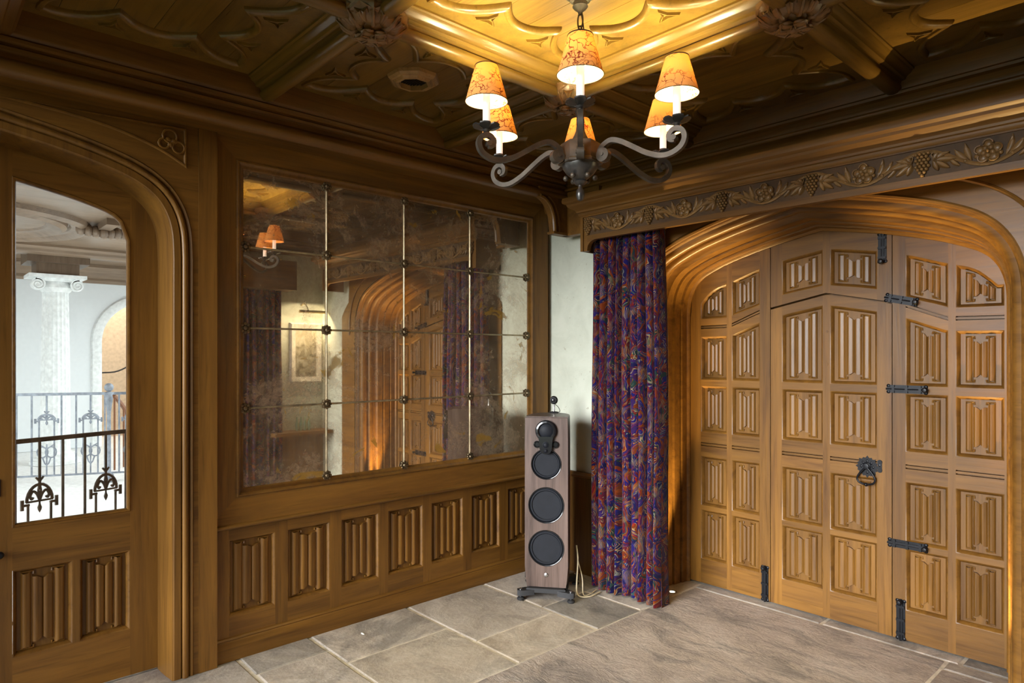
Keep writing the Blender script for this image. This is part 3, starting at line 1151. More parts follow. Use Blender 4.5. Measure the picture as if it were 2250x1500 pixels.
def glass_leaf(nm, sgn, lab):
    leaf = empty(nm, (XD, YC + sgn * .32, 0), 0, lab, 'door', None, 'structure')

    def Y(y): return YC + sgn * (y - YC)
    tA = archA
    y0, y1 = YC + .003, YC + .640
    p0, p1, g0, g1 = .345, .792, .344, .785
    ptop = table([(.0, 2.268), (.06, 2.252), (.25, 2.212), (.38, 2.176), (.44, 2.150), (.475, 2.118), (.494, 2.072), (.505, 2.03)], YC)

    def brd(name, us, lo, hi, mt):
        us = [Y(u) for u in us]
        MB().strip(us, lo, hi, mapA, XD - .045, XD).build(name, mt, leaf)
    brd('stile', lin(y0, g0, 5), const(.008), tA, OZ)
    brd('stile', lin(g1, y1, 9), const(.008), tA, OZ)
    gu = lin(g0, g1, 15)
    brd('rail', gu, ptop, tA, OY)
    brd('rail', gu, const(.590), const(.772), OY)
    brd('rail', gu, const(.008), const(.222), OY)
    brd('muntin', lin(.560, .584, 3), const(.222), const(.590), OZ)
    gp = [(Y(u), .772) for u in gu] + [(Y(u), ptop(Y(u))) for u in reversed(gu)]
    mb = MB()
    if sgn < 0:
        gp = gp[::-1]
    mb.sweep([(-.002, XD), (.002, XD + .004), (.008, XD + .003), (.013, XD - .006), (.013, XD - .02)], gp, mapA, closed=True)
    mb.build('glazing_bead', OC, leaf)
    for c0, c1 in ((.345, .560), (.584, .785)):
        a, b = sorted((Y(c0), Y(c1)))
        mb = MB()
        panel_mould(mb, mapA, [(a, .222), (b, .222), (b, .590), (a, .590)], XD, 1, .016, .024)
        mb.build('panel_moulding', OC, leaf)
        linenfold('linenfold_panel', OZ, leaf, mapA, a + .010, b - .010, const(.232), const(.580), XD - .026, 1, None, .013)
    MB().strip([Y(u) for u in gu], const(.772), ptop, mapA, XD - .022, XD - .018).build('glass_pane', GLASS, leaf)
    MB().box(XD, XD + .006, Y(.296) - .008, Y(.296) + .008, .91, .98).build('lock_plate', IRON, leaf)
    MB().lathe([(.006, 0), (.006, .02), (.014, .028), (.016, .038), (.010, .046), (0, .048)], (XD, Y(.298), .672), 12, 'X').build('door_knob', IRON, leaf)
    return leaf


glass_leaf('door_1', 1, 'glazed oak door with two linenfold panels showing the bright hall')
glass_leaf('door_6', -1, 'second glazed oak door leaf at the left edge, mostly out of the picture')

# ================================================================== CORNICES AND CEILING
ca = [(0, 2.565), (.195, 2.565), (.205, 2.556)]
ca += [(.243 + .034 * math.cos(t), 2.566 + .033 * math.sin(t)) for t in lin(rad(-160), rad(75), 10)]
ca += [(.246, 2.604), (.246, 2.622), (.256, 2.630), (.259, 2.642), (.252, 2.650), (.252, 2.658), (.262, 2.664), (.265, 2.676), (.258, 2.684), (.262, 2.690), (.270, 2.694), (.273, 2.700), (.273, 2.81), (0, 2.81)]
tag(MB().sweep([(-o, z) for o, z in ca], [(XA, -0.02), (XA, 3.33)], mapP).build('trim_3', OY, sharp=30), 'deep moulded oak cornice above the mirror and glazed door', 'cornice', kind='structure')
cb = [(0, 2.50), (.070, 2.50), (.078, 2.52), (.082, 2.555), (.092, 2.568), (.092, 2.584), (.086, 2.596), (.096, 2.606)]
cb += [(.100 + .014 * math.cos(t), 2.624 + .014 * math.sin(t)) for t in lin(rad(-80), rad(100), 7)]
cb += [(.098, 2.642), (.106, 2.655), (.106, 2.675), (.118, 2.684), (.122, 2.695), (.116, 2.703), (.120, 2.712), (.120, 2.81), (0, 2.81)]
tag(MB().sweep([(o, z) for o, z in cb], [(0.17, YB), (XA, YB)][::-1][::-1], mapP).build('trim_4', OX, sharp=30), 'moulded oak cornice above the carved pelmet', 'cornice', kind='structure')
# boxed beam closing the ceiling on the camera side, and the cornice on the right wall
tag(MB().sweep([(0, 2.60), (-.06, 2.605), (-.10, 2.62), (-.13, 2.64), (-.18, 2.645), (-.19, 2.66), (-.225, 2.668), (-.232, 2.68), (-.262, 2.686), (-.275, 2.70), (-.275, 2.81), (0, 2.81)],
               [(0.17, 0.035), (XA, 0.035)], mapP).build('trim_5', OX, sharp=30), 'dark moulded oak beam in the top left corner', 'beam', kind='structure')
tag(MB().sweep([(o * .95, z) for o, z in ca], [(0.17, 0.03), (0.17, YB)], mapP).build('trim_6', OY, sharp=30), 'moulded oak cornice on the wall beside the camera', 'cornice', kind='structure')
# corner corbel: two curved brackets meeting in the corner
cv = catmull([(3.060, 2.535), (3.105, 2.522), (3.155, 2.480), (3.186, 2.415), (3.196, 2.335)], 4)
m_ = MB()
uu = lin(3.06, 3.196, 12)
def cvz(u):
    for (a, b), (c, d) in zip(cv, cv[1:]):
        if a <= u <= c:
            return b + (d - b) * (u - a) / max(1e-6, c - a)
    return cv[-1][1]
m_.strip(uu, cvz, const(2.60), mapA, -3.062, -3.105)
m_.box(-3.105, -3.062, 3.196, 3.340, 2.318, 2.60)
m_.box(-3.115, -3.052, 3.190, 3.345, 2.306, 2.322)
m_.tube([mapA(u + .004, v + .004, -3.058) for u, v in cv] + [mapA(3.200, 2.322, -3.058)], .014, 8)
m_.tube([mapA(u + .050, v + .020, -3.060) for u, v in cv[3:]] + [mapA(3.246, 2.322, -3.060)], .007, 6)
xB = lambda u: -2.930 + (3.205 - u)
m_.strip([xB(u) for u in reversed(uu)], lambda x: cvz(-2.930 + 3.205 - x), const(2.60), mapB, 3.330, 3.372)
m_.box(-3.105, xB(3.196), 3.330, 3.372, 2.318, 2.60)
m_.box(-3.110, xB(3.190), 3.322, 3.380, 2.306, 2.322)
m_.tube([mapB(xB(u + .004), v + .004, 3.327) for u, v in cv] + [mapB(xB(3.200), 2.322, 3.327)], .014, 8)
tag(m_.build('trim_7', OC, sharp=30), 'curved oak corbel in the corner where the two cornices meet', 'corbel', kind='structure')

FX0, FX1, FY0, FY1 = -3.06, -0.105, 0.31, 3.33
RX, RY = (-2.12, -1.05), (1.26, 2.32)
ceil = MB().box(-3.62, 0.5, 0.02, 3.97, 2.822, 2.95).build('ceiling', OX)
tag(ceil, 'oak boarded ceiling coffered by ribs, glowing above the chandelier', 'ceiling', kind='structure')
ny = 20
for k in range(ny):
    a, b = FY0 - .03 + (FY1 - FY0 + .06) * k / ny, FY0 - .03 + (FY1 - FY0 + .06) * (k + 1) / ny
    MB().box(FX0 - .03, FX1 + .03, a + .0008, b - .0008, 2.800, 2.822).build('plank', CEX, ceil)
half = [(.088, 2.802), (.088, 2.778), (.080, 2.774), (.074, 2.764), (.062, 2.757), (.056, 2.750), (.054, 2.742), (.046, 2.738), (.036, 2.738), (.032, 2.730), (.030, 2.722)]
half += [(.036 * math.cos(t), 2.712 - .026 * math.sin(t)) for t in lin(rad(-15), math.pi / 2, 7)]
rib = half + [(-o, z) for o, z in reversed(half)][1:]
for k, x in enumerate(RX):
    tag(MB().sweep(rib, [(x, FY0 - .01), (x, FY1 + .01)], mapP).build('trim_%d' % (8 + k), CEY, sharp=30),
        ('oak ceiling rib running over the mirror side of the chandelier', 'oak ceiling rib on the right of the chandelier')[k], 'rib', kind='structure')
for k, y in enumerate(RY):
    tag(MB().sweep(rib, [(FX0 - .01, y), (FX1 + .01, y)], mapP).build('trim_%d' % (10 + k), CEX, sharp=30),
        ('oak ceiling rib in front of the chandelier, nearest the camera', 'oak ceiling rib beyond the chandelier, nearest the doors')[k], 'rib', kind='structure')


def cusped_side(p0, p1):
    """one side of the tracery outline from corner p0 to corner p1, bay on the left"""
    a, b = Vector(p0), Vector(p1)
    t = (b - a).normalized()
    n = Vector((-t.y, t.x))
    mid = (a + b) / 2
    L = (b - a).length / 2

    def q(s, o): return tuple(mid + t * s + n * (o - .068))
    outl = []
    e = L - .0
    left = [(-.33, .068), (-.27, .080), (-.215, .112), (-.172, .158), (-.134, .212)]
    cen = [(-.134, .212), (-.085, .165), (-.04, .142), (0, .136), (.04, .142), (.085, .165), (.134, .212)]
    right = [(-s, o) for s, o in reversed(left)]
    for s, o in catmull(left, 3)[:-1] + catmull(cen, 3)[:-1] + catmull(right, 3):
        outl.append(q(s, o))
    return outl


bx = [FX0, RX[0] - .086, RX[0] + .086, RX[1] - .086, RX[1] + .086, FX1]
by = [FY0, RY[0] - .086, RY[0] + .086, RY[1] - .086, RY[1] + .086, FY1]
tn = 12
names = {0: 'nearest the camera', 1: 'level with the chandelier', 2: 'along the door wall'}
namex = {0: 'mirror side', 1: 'middle', 2: 'right side'}
for i in range(3):
    for j in range(3):
        x0, x1, y0, y1 = bx[2 * i], bx[2 * i + 1], by[2 * j], by[2 * j + 1]
        o = .068
        c = [(x0 + o, y0 + o), (x1 - o, y0 + o), (x1 - o, y1 - o), (x0 + o, y1 - o)]
        loop = []
        for k in range(4):
            loop += [c[k]] + cusped_side(c[k], c[(k + 1) % 4])
        mb = MB()
        n = len(loop)
        # board between the outline and the bay edge
        def proj(p):
            dx = [(p[0] - x0, (x0, p[1])), (x1 - p[0], (x1, p[1])), (p[1] - y0, (p[0], y0)), (y1 - p[1], (p[0], y1))]
            return min(dx)[1]
        rim = []
        for p in loop:
            if p in c:
                k = c.index(p)
                rim.append([(x0, y0), (x1, y0), (x1, y1), (x0, y1)][k])
            else:
                rim.append(proj(p))
        vs = [(p[0], p[1], 2.786) for p in loop] + [(p[0], p[1], 2.786) for p in rim] + [(p[0], p[1], 2.801) for p in loop]
        fs = []
        for a in range(n):
            b = (a + 1) % n
            fs += [(a, b, n + b, n + a), (a, 2 * n + a, 2 * n + b, b)]
        mb.add(vs, fs)
        mb.sweep([(.014, 2.801), (.014, 2.792), (.010, 2.783), (.003, 2.776), (-.005, 2.774), (-.011, 2.777), (-.014, 2.787)], loop, mapP, closed=True)
        # small sunk triangles behind each cusp
        for k in range(4):
            a, b = Vector(c[k]), Vector(c[(k + 1) % 4])
            t = (b - a).normalized()
            nn = Vector((-t.y, t.x))
            for s in (-.134, .134):
                q = (a + b) / 2 + t * s + nn * (.105 - .068)
                tri = [q + nn * .052, q + nn * .010 - t * .011, q - t * .044 - nn * .022, q - nn * .014, q + t * .044 - nn * .022, q + nn * .010 + t * .011]
                mb.sweep([(-.002, 2.787), (.0, 2.776), (.004, 2.775), (.007, 2.786)], [tuple(p) for p in tri], mapP, closed=True)
        lab = 'cusped oak tracery on the ceiling bay %s, %s' % (names[j], namex[i])
        tag(mb.build('trim_%d' % tn, CEC, sharp=32), lab, 'tracery', kind='structure')
        tn += 1


# carved bosses at the rib crossings
def make_boss(loc, rz, label):
    root = empty('ceiling_boss', loc, rz, label, 'boss', 'carved bosses at the rib crossings')
    lf = MB()
    g = []
    for a in range(7):
        s = a / 6
        row = []
        for b in range(5):
            w = (b / 4 - .5)
            wid = .104 * (math.sin(math.pi * min(1, .12 + .88 * s)) ** .6) * (1 - .35 * s)
            r = .040 + .090 * s
            z = -.052 + .040 * s - .030 * math.sin(math.pi * s) + .018 * abs(w) * 2 - (.016 * math.cos(w * 9) if abs(w) < .2 else 0)
            if s > .85:
                z -= .016
            row.append((r, w * wid * 2, z))
        g.append(row)
    vs = [p for row in g for p in row]
    fs = [(a * 5 + b, a * 5 + b + 1, a * 5 + b + 6, a * 5 + b + 5) for a in range(6) for b in range(4)]
    vs2 = [(p[0], p[1], p[2] + .012) for p in vs]
    nv = len(vs)
    lf.add(vs, fs).add(vs2, [tuple(reversed(q)) for q in fs])
    lf.tube([(.045, 0, -.068), (.075, 0, -.078), (.105, 0, -.060), (.126, 0, -.040)], [.007, .008, .006, .003], 6)
    for sy in (-1, 1):
        lf.tube([(.05, sy * .012, -.060), (.08, sy * .030, -.064), (.105, sy * .036, -.048), (.112, sy * .024, -.040), (.102, sy * .018, -.050)], [.006, .008, .008, .006, .003], 6)
    leaf = lf.build('leaf', BOSS, root, local=True, sharp=60)
    for k in range(1, 8):
        copy_obj(leaf, root, rot=(0, 0, k * math.pi / 4))
    pt = MB()
    pt.ball((.038, 0, -.088), (.026, .027, .011), 10, 6)
    pt.tube([(.016, .0, -.098), (.04, .024, -.098), (.062, .0, -.092), (.04, -.024, -.098), (.016, 0, -.098)], .0045, 6)
    petal = pt.build('petal', BOSS, root, local=True, sharp=60)
    for k in range(1, 5):
        copy_obj(petal, root, rot=(0, 0, k * math.pi * 2 / 5))
    bt = MB().ball((0, 0, -.094), (.020, .020, .014), 12, 6)
    for k in range(8):
        an = k * math.pi / 4
        bt.ball((.017 * math.cos(an), .017 * math.sin(an), -.098), .006, 7, 4)
    bt.build('button', BOSS, root, local=True)
    MB().lathe([(.060, 0), (.105, -.006), (.098, -.030), (.060, -.066), (.030, -.084), (0, -.088)], (0, 0, 0), 16).build('boss_core', BOSS, root, local=True)
    return root


ZB = 2.742
make_boss((RX[0], RY[0], ZB), .3, 'carved oak flower boss on the ceiling rib above the mirror')
make_boss((RX[0], RY[1], ZB), 1.1, 'carved oak flower boss on the ceiling behind the chandelier lamps')
make_boss((RX[1], RY[1], ZB), .7, 'carved oak flower boss on the ceiling rib above the carved pelmet')
make_boss((RX[1], RY[0], ZB), .5, 'carved oak flower boss nearest the camera, above the picture edge')

# octagonal ceiling grille
vent = empty('ceiling_grille', (-2.605, 1.770, 2.80), 0, 'octagonal oak ceiling grille with black mesh between two bays', 'grille')
VENTOAK = oak('pale_oak', None, (0.20, 0.11, 0.037), (0.46, 0.28, 0.11), 0.4, 0.1, 0.45)
for k in range(8):
    a0, a1 = rad(22.5 + 45 * k), rad(67.5 + 45 * k)
    pr = [(.124, 0), (.120, -.014), (.108, -.024), (.096, -.024), (.086, -.034), (.070, -.034), (.068, 0)]
    vs = []
    for an in (a0, a1):
        vs += [(r * math.cos(an), r * math.sin(an), z) for r, z in pr]
    m7 = len(pr)
    fs = [(i, i + 1, m7 + i + 1, m7 + i) for i in range(m7 - 1)] + [tuple(range(m7)), tuple(range(2 * m7 - 1, m7 - 1, -1))]
    MB().add(vs, fs).build('frame_segment', VENTOAK, vent, local=True, sharp=20)
mb = MB().lathe([(0, -.004), (.074, -.004), (.074, -.001)], (0, 0, 0), 8, ph=rad(22.5))
for k in range(-5, 6):
    w = math.sqrt(max(0, .070 ** 2 - (k * .012) ** 2))
    mb.box(-w, w, k * .012 - .0022, k * .012 + .0022, -.012, -.006)
    mb.box(k * .012 - .0022, k * .012 + .0022, -w, w, -.011, -.005)
mb.build('grille_mesh', GLOSSB, vent, local=True)

# ================================================================== CARVED PELMET
VX0, VX1, VY = -2.825, -0.335, 3.195
pel = empty('carved_pelmet', ((VX0 + VX1) / 2, VY, 2.16), 0, 'oak pelmet carved with vine, grapes and roses over the doorway', 'pelmet')
lowc = [(VX0, 2.158), (-2.768, 2.158)] + catmull([(-2.768, 2.158), (-2.762, 2.188), (-2.740, 2.212), (-2.705, 2.224)], 4)[1:]
lows = lowc + [(VX0 + VX1 - x, z) for x, z in reversed(lowc)]


def low(x):
    for (a, b), (c, d) in zip(lows, lows[1:]):
        if a <= x <= c:
            return b if c - a < 1e-9 else b + (d - b) * (x - a) / (c - a)
    return lows[-1][1]


us = sorted(set([x for x, z in lows] + lin(VX0, VX1, 24)))
MB().strip(us, low, const(2.40), mapB, VY + .010, VY + .032).build('front_board', OX, pel)
fx0, fx1 = VX0 + .022, VX1 - .022
MB().strip(us, const(2.373), const(2.392), mapB, VY, VY + .012).build('top_border', OX, pel)
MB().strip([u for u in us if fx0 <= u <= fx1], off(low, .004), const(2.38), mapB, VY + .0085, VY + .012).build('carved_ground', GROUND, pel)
MB().strip([u for u in us if fx0 <= u <= fx1], off(low, 0), lambda u: max(low(u) + .030, 2.254), mapB, VY, VY + .012).build('bottom_border', OX, pel)
MB().box(VX0, fx0, VY, VY + .012, 2.158, 2.375).build('end_border', OZ, pel)
MB().box(fx1, VX1, VY, VY + .012, 2.158, 2.375).build('end_border', OZ, pel)
MB().box(VX0, VX0 + .012, VY + .03, YB - .014, 2.158, 2.40).build('return_board', OY, pel)
MB().box(VX1 - .012, VX1, VY + .03, YB - .014, 2.158, 2.40).build('return_board', OY, pel)
cr = [(0, 2.380), (.006, 2.384), (.010, 2.392), (.010, 2.400), (.018, 2.404), (.020, 2.414), (.030, 2.424), (.046, 2.432), (.060, 2.444), (.064, 2.456), (.074, 2.460), (.082, 2.466), (.085, 2.478), (.082, 2.497), (0, 2.500)]
MB().sweep([(-o, z) for o, z in cr], [(VX0, YB - .014), (VX0, VY), (VX1, VY), (VX1, YB - .014)], mapP).build('crown_moulding', OX, pel, sharp=30)
MB().box(VX0, VX1, VY, YB - .014, 2.488, 2.499).build('top_board', OX, pel)
ZV, PER = 2.313, .467
GX = [-2.762 + PER * k for k in range(6)]
stem = []
for t in lin(fx0 + .01, fx1 - .01, 150):
    ph = 2 * math.pi * (t - GX[0]) / PER
    stem.append((t, VY + .008, ZV + .048 * math.cos(ph)))
MB().tube([(a, b - .003, c) for a, b, c in stem], .0085, 6).build('vine_stem', CARVE, pel)


def placed(o, x, flip=False):
    c = copy_obj(o, pel)
    c.scale = (1, 1.6, 1)
    c.location = Vector((x, VY + .010, ZV)) - world_loc(pel)
    if flip:
        c.scale = (-1, 1.6, 1)
    return c


def flat_leaf(mb, pts, w, lift=.006):
    """leaf blade with a raised mid-rib running along pts (x, z)"""
    P = catmull(pts, 4)
    n = len(P)
    vs = []
    for i, (x, z) in enumerate(P):
        a, c = Vector(P[max(0, i - 1)]), Vector(P[min(n - 1, i + 1)])
        t = (c - a).normalized()
        s = i / (n - 1)
        ww = w * math.sin(math.pi * (0.08 + .90 * s)) ** .8
        for k, h in ((-1, 0), (-.5, .8), (0, .55), (.5, .8), (1, 0)):
            vs.append((x - t.y * ww * k, -lift * h, z + t.x * ww * k))
    fs = [(i * 5 + k, i * 5 + k + 1, i * 5 + k + 6, i * 5 + k + 5) for i in range(n - 1) for k in range(4)]
    mb.add(vs, fs)


gm = MB()
for row, cnt in enumerate((4, 3, 4, 3, 4, 3, 2, 1)):
    for k in range(cnt):
        gm.ball(((k - (cnt - 1) / 2) * .0155, -.004 - .004 * (1 - abs(k - (cnt - 1) / 2) / 2), .040 - row * .0132), .0082, 8, 5)
grape = gm.build('grape_bunch', CARVE, pel, local=True)
rm = MB()
for k in range(5):
    an = 2 * math.pi * k / 5 + math.pi / 2
    rm.ball((.030 * math.cos(an), -.004, .030 * math.sin(an)), (.020, .007, .020), 10, 5)
    rm.tube([(.030 * math.cos(an) + .017 * math.cos(q), -.010, .030 * math.sin(an) + .017 * math.sin(q)) for q in lin(an - 1.5, an + 1.5, 7)], .0035, 5)
    an += math.pi / 5
    rm.ball((.016 * math.cos(an), -.009, .016 * math.sin(an)), (.011, .005, .011), 8, 5)
rm.ball((0, -.012, 0), (.008, .007, .008), 8, 5)
rm.tube([(0, -.003, -.040), (.002, -.003, -.056)], .004, 6)
rose = rm.build('rose', CARVE, pel, local=True)
lm = MB()
for k, (an, L) in enumerate(((68, .046), (34, .068), (-2, .080), (-38, .072), (-72, .052))):
    a = rad(an)
    flat_leaf(lm, [(.038, .004), (.038 + L * .5 * math.cos(a), .004 + L * .45 * math.sin(a)), (.038 + L * math.cos(a) * 1.05, .004 + L * .80 * math.sin(a) - .006)], .0150, .012)
lm.tube([(.038, -.006, .006), (.030, -.006, .030), (.045, -.005, .044)], .003, 5)
vleaf = lm.build('vine_leaf', CARVE, pel, local=True, sharp=70)
sm = MB()
for (x0, z0, x1, z1, w) in ((-.062, -.034, -.118, .034, .0145), (-.058, -.024, -.080, .052, .0125), (-.098, -.036, -.135, .004, .011)):
    flat_leaf(sm, [(x0, z0), ((x0 + x1) / 2 - .004, (z0 + z1) / 2), (x1, z1)], w, .008)
sm.ball((-.040, -.004, -.012), (.010, .006, .010), 8, 5)
sm.ball((-.078, -.004, -.022), (.009, .006, .009), 8, 5)
sprig = sm.build('leaf_sprig', CARVE, pel, local=True, sharp=70)
protos = (grape, rose, vleaf, sprig)
for k, gx in enumerate(GX):
    if gx < fx1:
        placed(grape, gx)
        if gx + .1 < fx1:
            placed(vleaf, gx + .004)
        if gx - .1 > fx0:
            placed(vleaf, gx - .004, True)
    rx_ = gx + PER / 2
    if rx_ + .06 < fx1:
        placed(rose, rx_)
        placed(sprig, rx_)
        placed(sprig, rx_, True)
for p in protos:
    bpy.data.objects.remove(p)


# ================================================================== CURTAINS
def curtain_mesh(width, z0, z1, seed, amp=.042, flare=.06, nf=9):
    rng = random.Random(seed)
    us, ph = [], 0
    nu, nv = 190, 26
    bounds = [0]
    while len(bounds) < nf * 2 + 1:
        bounds.append(bounds[-1] + (rng.uniform(.8, 1.7) if len(bounds) % 2 else rng.uniform(.50, .75)))
    bounds = [b / bounds[-1] for b in bounds]
    amps = [rng.uniform(.55, 1.2) for _ in bounds]

    def fold(u):
        for i in range(len(bounds) - 1):
            if bounds[i] <= u <= bounds[i + 1]:
                t = (u - bounds[i]) / (bounds[i + 1] - bounds[i])
                s = math.sin(math.pi * t)
                s = s ** (.55 if i % 2 == 0 else .8)
                return (.75 if i % 2 == 0 else -1.7) * s * amps[i]
        return 0
    mb = MB()
    uvs = []
    arc = [0]
    pts0 = [((k / nu) * width, fold(k / nu) * amp) for k in range(nu + 1)]
    for a, b in zip(pts0, pts0[1:]):
        arc.append(arc[-1] + math.hypot(b[0] - a[0], b[1] - a[1]))
    vs = []
    for j in range(nv + 1):
        s = j / nv
        z = z1 + (z0 - z1) * s
        for k in range(nu + 1):
            u = k / nu
            f = fold(min(1, max(0, u + .006 * math.sin(5 * s + 9 * u))))
            a = amp * (.72 + .40 * s ** .8)
            x = (u - .5) * width * (1 + flare * s * s) + .006 * math.sin(7 * s + 5 * u)
            hem = .008 * math.sin(9 * u + 2) if j == nv else 0
            vs.append((x, -f * a, z + hem))
            uvs.append((arc[k], z))
    fs = [(j * (nu + 1) + k, j * (nu + 1) + k + 1, (j + 1) * (nu + 1) + k + 1, (j + 1) * (nu + 1) + k) for j in range(nv) for k in range(nu)]
    me = bpy.data.meshes.new('curtain')
    me.from_pydata(vs, [], fs)
    uvl = me.uv_layers.new(name='cloth')
    for lp in me.loops:
        uvl.data[lp.index].uv = uvs[lp.vertex_index]
    me.polygons.foreach_set('use_smooth', [True] * len(me.polygons))
    me.materials.append(FABRIC)
    return me


cur = bpy.data.objects.new('curtain', curtain_mesh(.515, .012, 2.395, 5, .050, .05, 9))
col.objects.link(cur)
cur.location = (-2.546, 3.300, 0)
tag(cur, 'floor length blue and rust feather print curtain hanging beside the oak doors', 'curtain')

# ================================================================== LOUDSPEAKER
spk = empty('loudspeaker', (-2.942, 3.030, 0), rad(37.3), 'tall walnut floorstanding loudspeaker in the corner beside the curtain', 'loudspeaker')
# local frame: front faces -y
W2 = .133


def cab_outline(w, d):
    fr = [(-w, -.118), (w, -.118)]
    back = catmull([(w, -.118), (w * 1.03, -.05), (w * .93, .06), (w * .60, .145), (0, .180), (-w * .60, .145), (-w * .93, .06), (-w * 1.03, -.05), (-w, -.118)], 4)
    return fr[:1] + back[:-1]


zs = [(.075, .90), (.12, .955), (.20, 1.0), (.50, 1.0), (.95, 1.0), (1.108, .985), (1.118, .975)]
mb = MB()
rings = []
for z, k in zs:
    o = cab_outline(W2 * k, 0)
    rings.append([(x, y, z) for x, y in o])
n = len(rings[0])
vs = [p for r in rings for p in r]
fs = [(i * n + a, i * n + (a + 1) % n, (i + 1) * n + (a + 1) % n, (i + 1) * n + a) for i in range(len(rings) - 1) for a in range(n)]
fs += [tuple(range(n)), tuple((len(rings) - 1) * n + a for a in range(n))]
mb.add(vs, fs)
mb.build('cabinet', WALNUT, spk, local=True, sharp=25)


DRV = [(.313, .112), (.576, .112), (.828, .095)]


def circ(z, r, n=36): return [(r * math.cos(2 * math.pi * k / n), z + r * math.sin(2 * math.pi * k / n)) for k in range(n)]


baffle = [(-W2 * .90, .075), (W2 * .90, .075), (W2 * .955, .12), (W2, .20), (W2, .95), (W2 * .985, 1.112), (-W2 * .985, 1.112), (-W2, .95), (-W2, .20), (-W2 * .955, .12)]
MB().plate(baffle, [circ(z, r) for z, r in DRV], mapB, -.150, -.117).build('front_baffle', WALNUT, spk, local=True, sharp=30)


def driver(z, r, name):
    fr = MB().lathe([(r - .001, -.118), (r - .0005, -.1505), (r - .003, -.1525), (r - .006, -.1515), (r - .008, -.146), (r - .009, -.120)], (0, 0, z), 36, 'Y')
    d = fr.build(name, GLOSSB, spk, local=True)
    q = r - .008
    MB().lathe([(q, -.141), (q * .97, -.143), (q * .93, -.147), (q * .88, -.147), (q * .83, -.142), (q * .80, -.139), (q * .55, -.130), (q * .34, -.124)], (0, 0, z), 36, 'Y').build('cone', CONE, d, local=True)
    MB().lathe([(q * .36, -.124), (q * .33, -.130), (q * .20, -.136), (0, -.139)], (0, 0, z), 24, 'Y').build('dust_cap', CONE, d, local=True)
    return d


for k, (z, r) in enumerate(DRV):
    driver(z, r, 'upper_bass_driver' if k == 2 else 'woofer')
# mid / treble array: ring with a tongue below carrying two small domes
mb = MB()
mb.lathe([(.066, 0), (.066, -.016), (.060, -.024), (.050, -.026), (.044, -.020), (.042, -.012)], (0, -.150, 1.034), 32, 'Y')
mb.prism(catmull([(-.046, 1.0), (-.040, .96), (-.036, .92), (-.024, .900), (0, .893), (.024, .900), (.036, .92), (.040, .96), (.046, 1.0)], 3), mapB, -.150, -.178)
arr = mb.build('driver_array', GLOSSB, spk, local=True, sharp=30)
MB().lathe([(.044, -.014), (.036, -.020), (.020, -.026), (0, -.028)], (0, -.150, 1.034), 28, 'Y').build('midrange_dome', CONE, arr, local=True)
for z, r in ((.950, .019), (.914, .013)):
    MB().lathe([(r, -.028), (r, -.032), (r * .86, -.033), (r * .8, -.030), (r * .6, -.034), (0, -.038)], (0, -.150, z), 20, 'Y').build('tweeter_dome', CONE, arr, local=True)
for sx in (-1, 1):
    MB().lathe([(.022, 0), (.022, -.010), (.016, -.014), (.012, -.008)], (sx * .056, -.150, .950), 18, 'Y').build('side_lobe', GLOSSB, arr, local=True)
MB().lathe([(0, -.005), (.010, -.005), (.013, -.003), (.013, 0)], (0, -.151, .150), 18, 'Y').xf(Matrix.Identity(4)).build('badge', STEEL, spk, local=True)
# plinth with four outriggers and feet
mb = MB()
mb.prism(cab_outline(W2 * .93, 0), mapP, .050, .076)
mb.prism([(-.12, -.175), (.12, -.175), (.10, -.13), (-.10, -.13)], mapP, .046, .072)
pl = mb.build('plinth', RUBBER, spk, local=True)
for sx in (-1, 1):
    for sy, yy in ((-1, -.175), (1, .150)):
        x1 = sx * .172
        y1 = yy + sy * .012
        poly = [(sx * .070, yy - sy * .070), (sx * .070, yy), (x1 - sx * .03, y1 + sy * .014), (x1, y1 + sy * .010), (x1 + sx * .006, y1 - sy * .022), (x1 - sx * .035, y1 - sy * .055)]
        leg = MB().prism(poly, mapP, .030, .062).build('outrigger', RUBBER, spk, local=True)
        MB().lathe([(0, 0), (.022, .001), (.024, .008), (.020, .014), (.009, .018), (.009, .032)], (x1 - sx * .018, y1 - sy * .010, 0), 18).build('foot', RUBBER, leg, local=True)
        MB().lathe([(.010, .060), (.010, .067), (.006, .071), (0, .072)], (x1 - sx * .018, y1 - sy * .010, 0), 12).build('spike_cap', STEEL, leg, local=True)

# small camera standing on the loudspeaker
wc = empty('security_camera', (-3.02, 3.155, 1.118), rad(30), 'small black round camera on a stem standing on the loudspeaker', 'camera')
MB().lathe([(0, 0), (.030, 0), (.031, .004), (.026, .008), (.008, .011), (0, .012)], (0, 0, 0), 24).build('base', RUBBER, wc, local=True)
MB().tube([(0, 0, .008), (.001, 0, .035), (0, .001, .060)], [.007, .005, .006], 10).build('stem', STEEL, wc, local=True)
hd = MB().ball((0, 0, .084), (.027, .023, .028), 20, 12).build('head', GLOSSB, wc, local=True)
MB().lathe([(.022, -.012), (.021, -.022), (.014, -.025), (.012, -.020), (0, -.021)], (0, 0, .084), 22, 'Y').build('lens_ring', RUBBER, hd, local=True)
MB().ball((-.002, -.023, .085), (.006, .003, .006), 10, 6).build('lens', STEEL, hd, local=True)
MB().tube(catmull([(.004, .012, .056), (.022, .020, .040), (.034, .022, .018), (.030, .030, .004), (.012, .040, .003)], 5), .0022, 6).build('lead', RUBBER, wc, local=True)
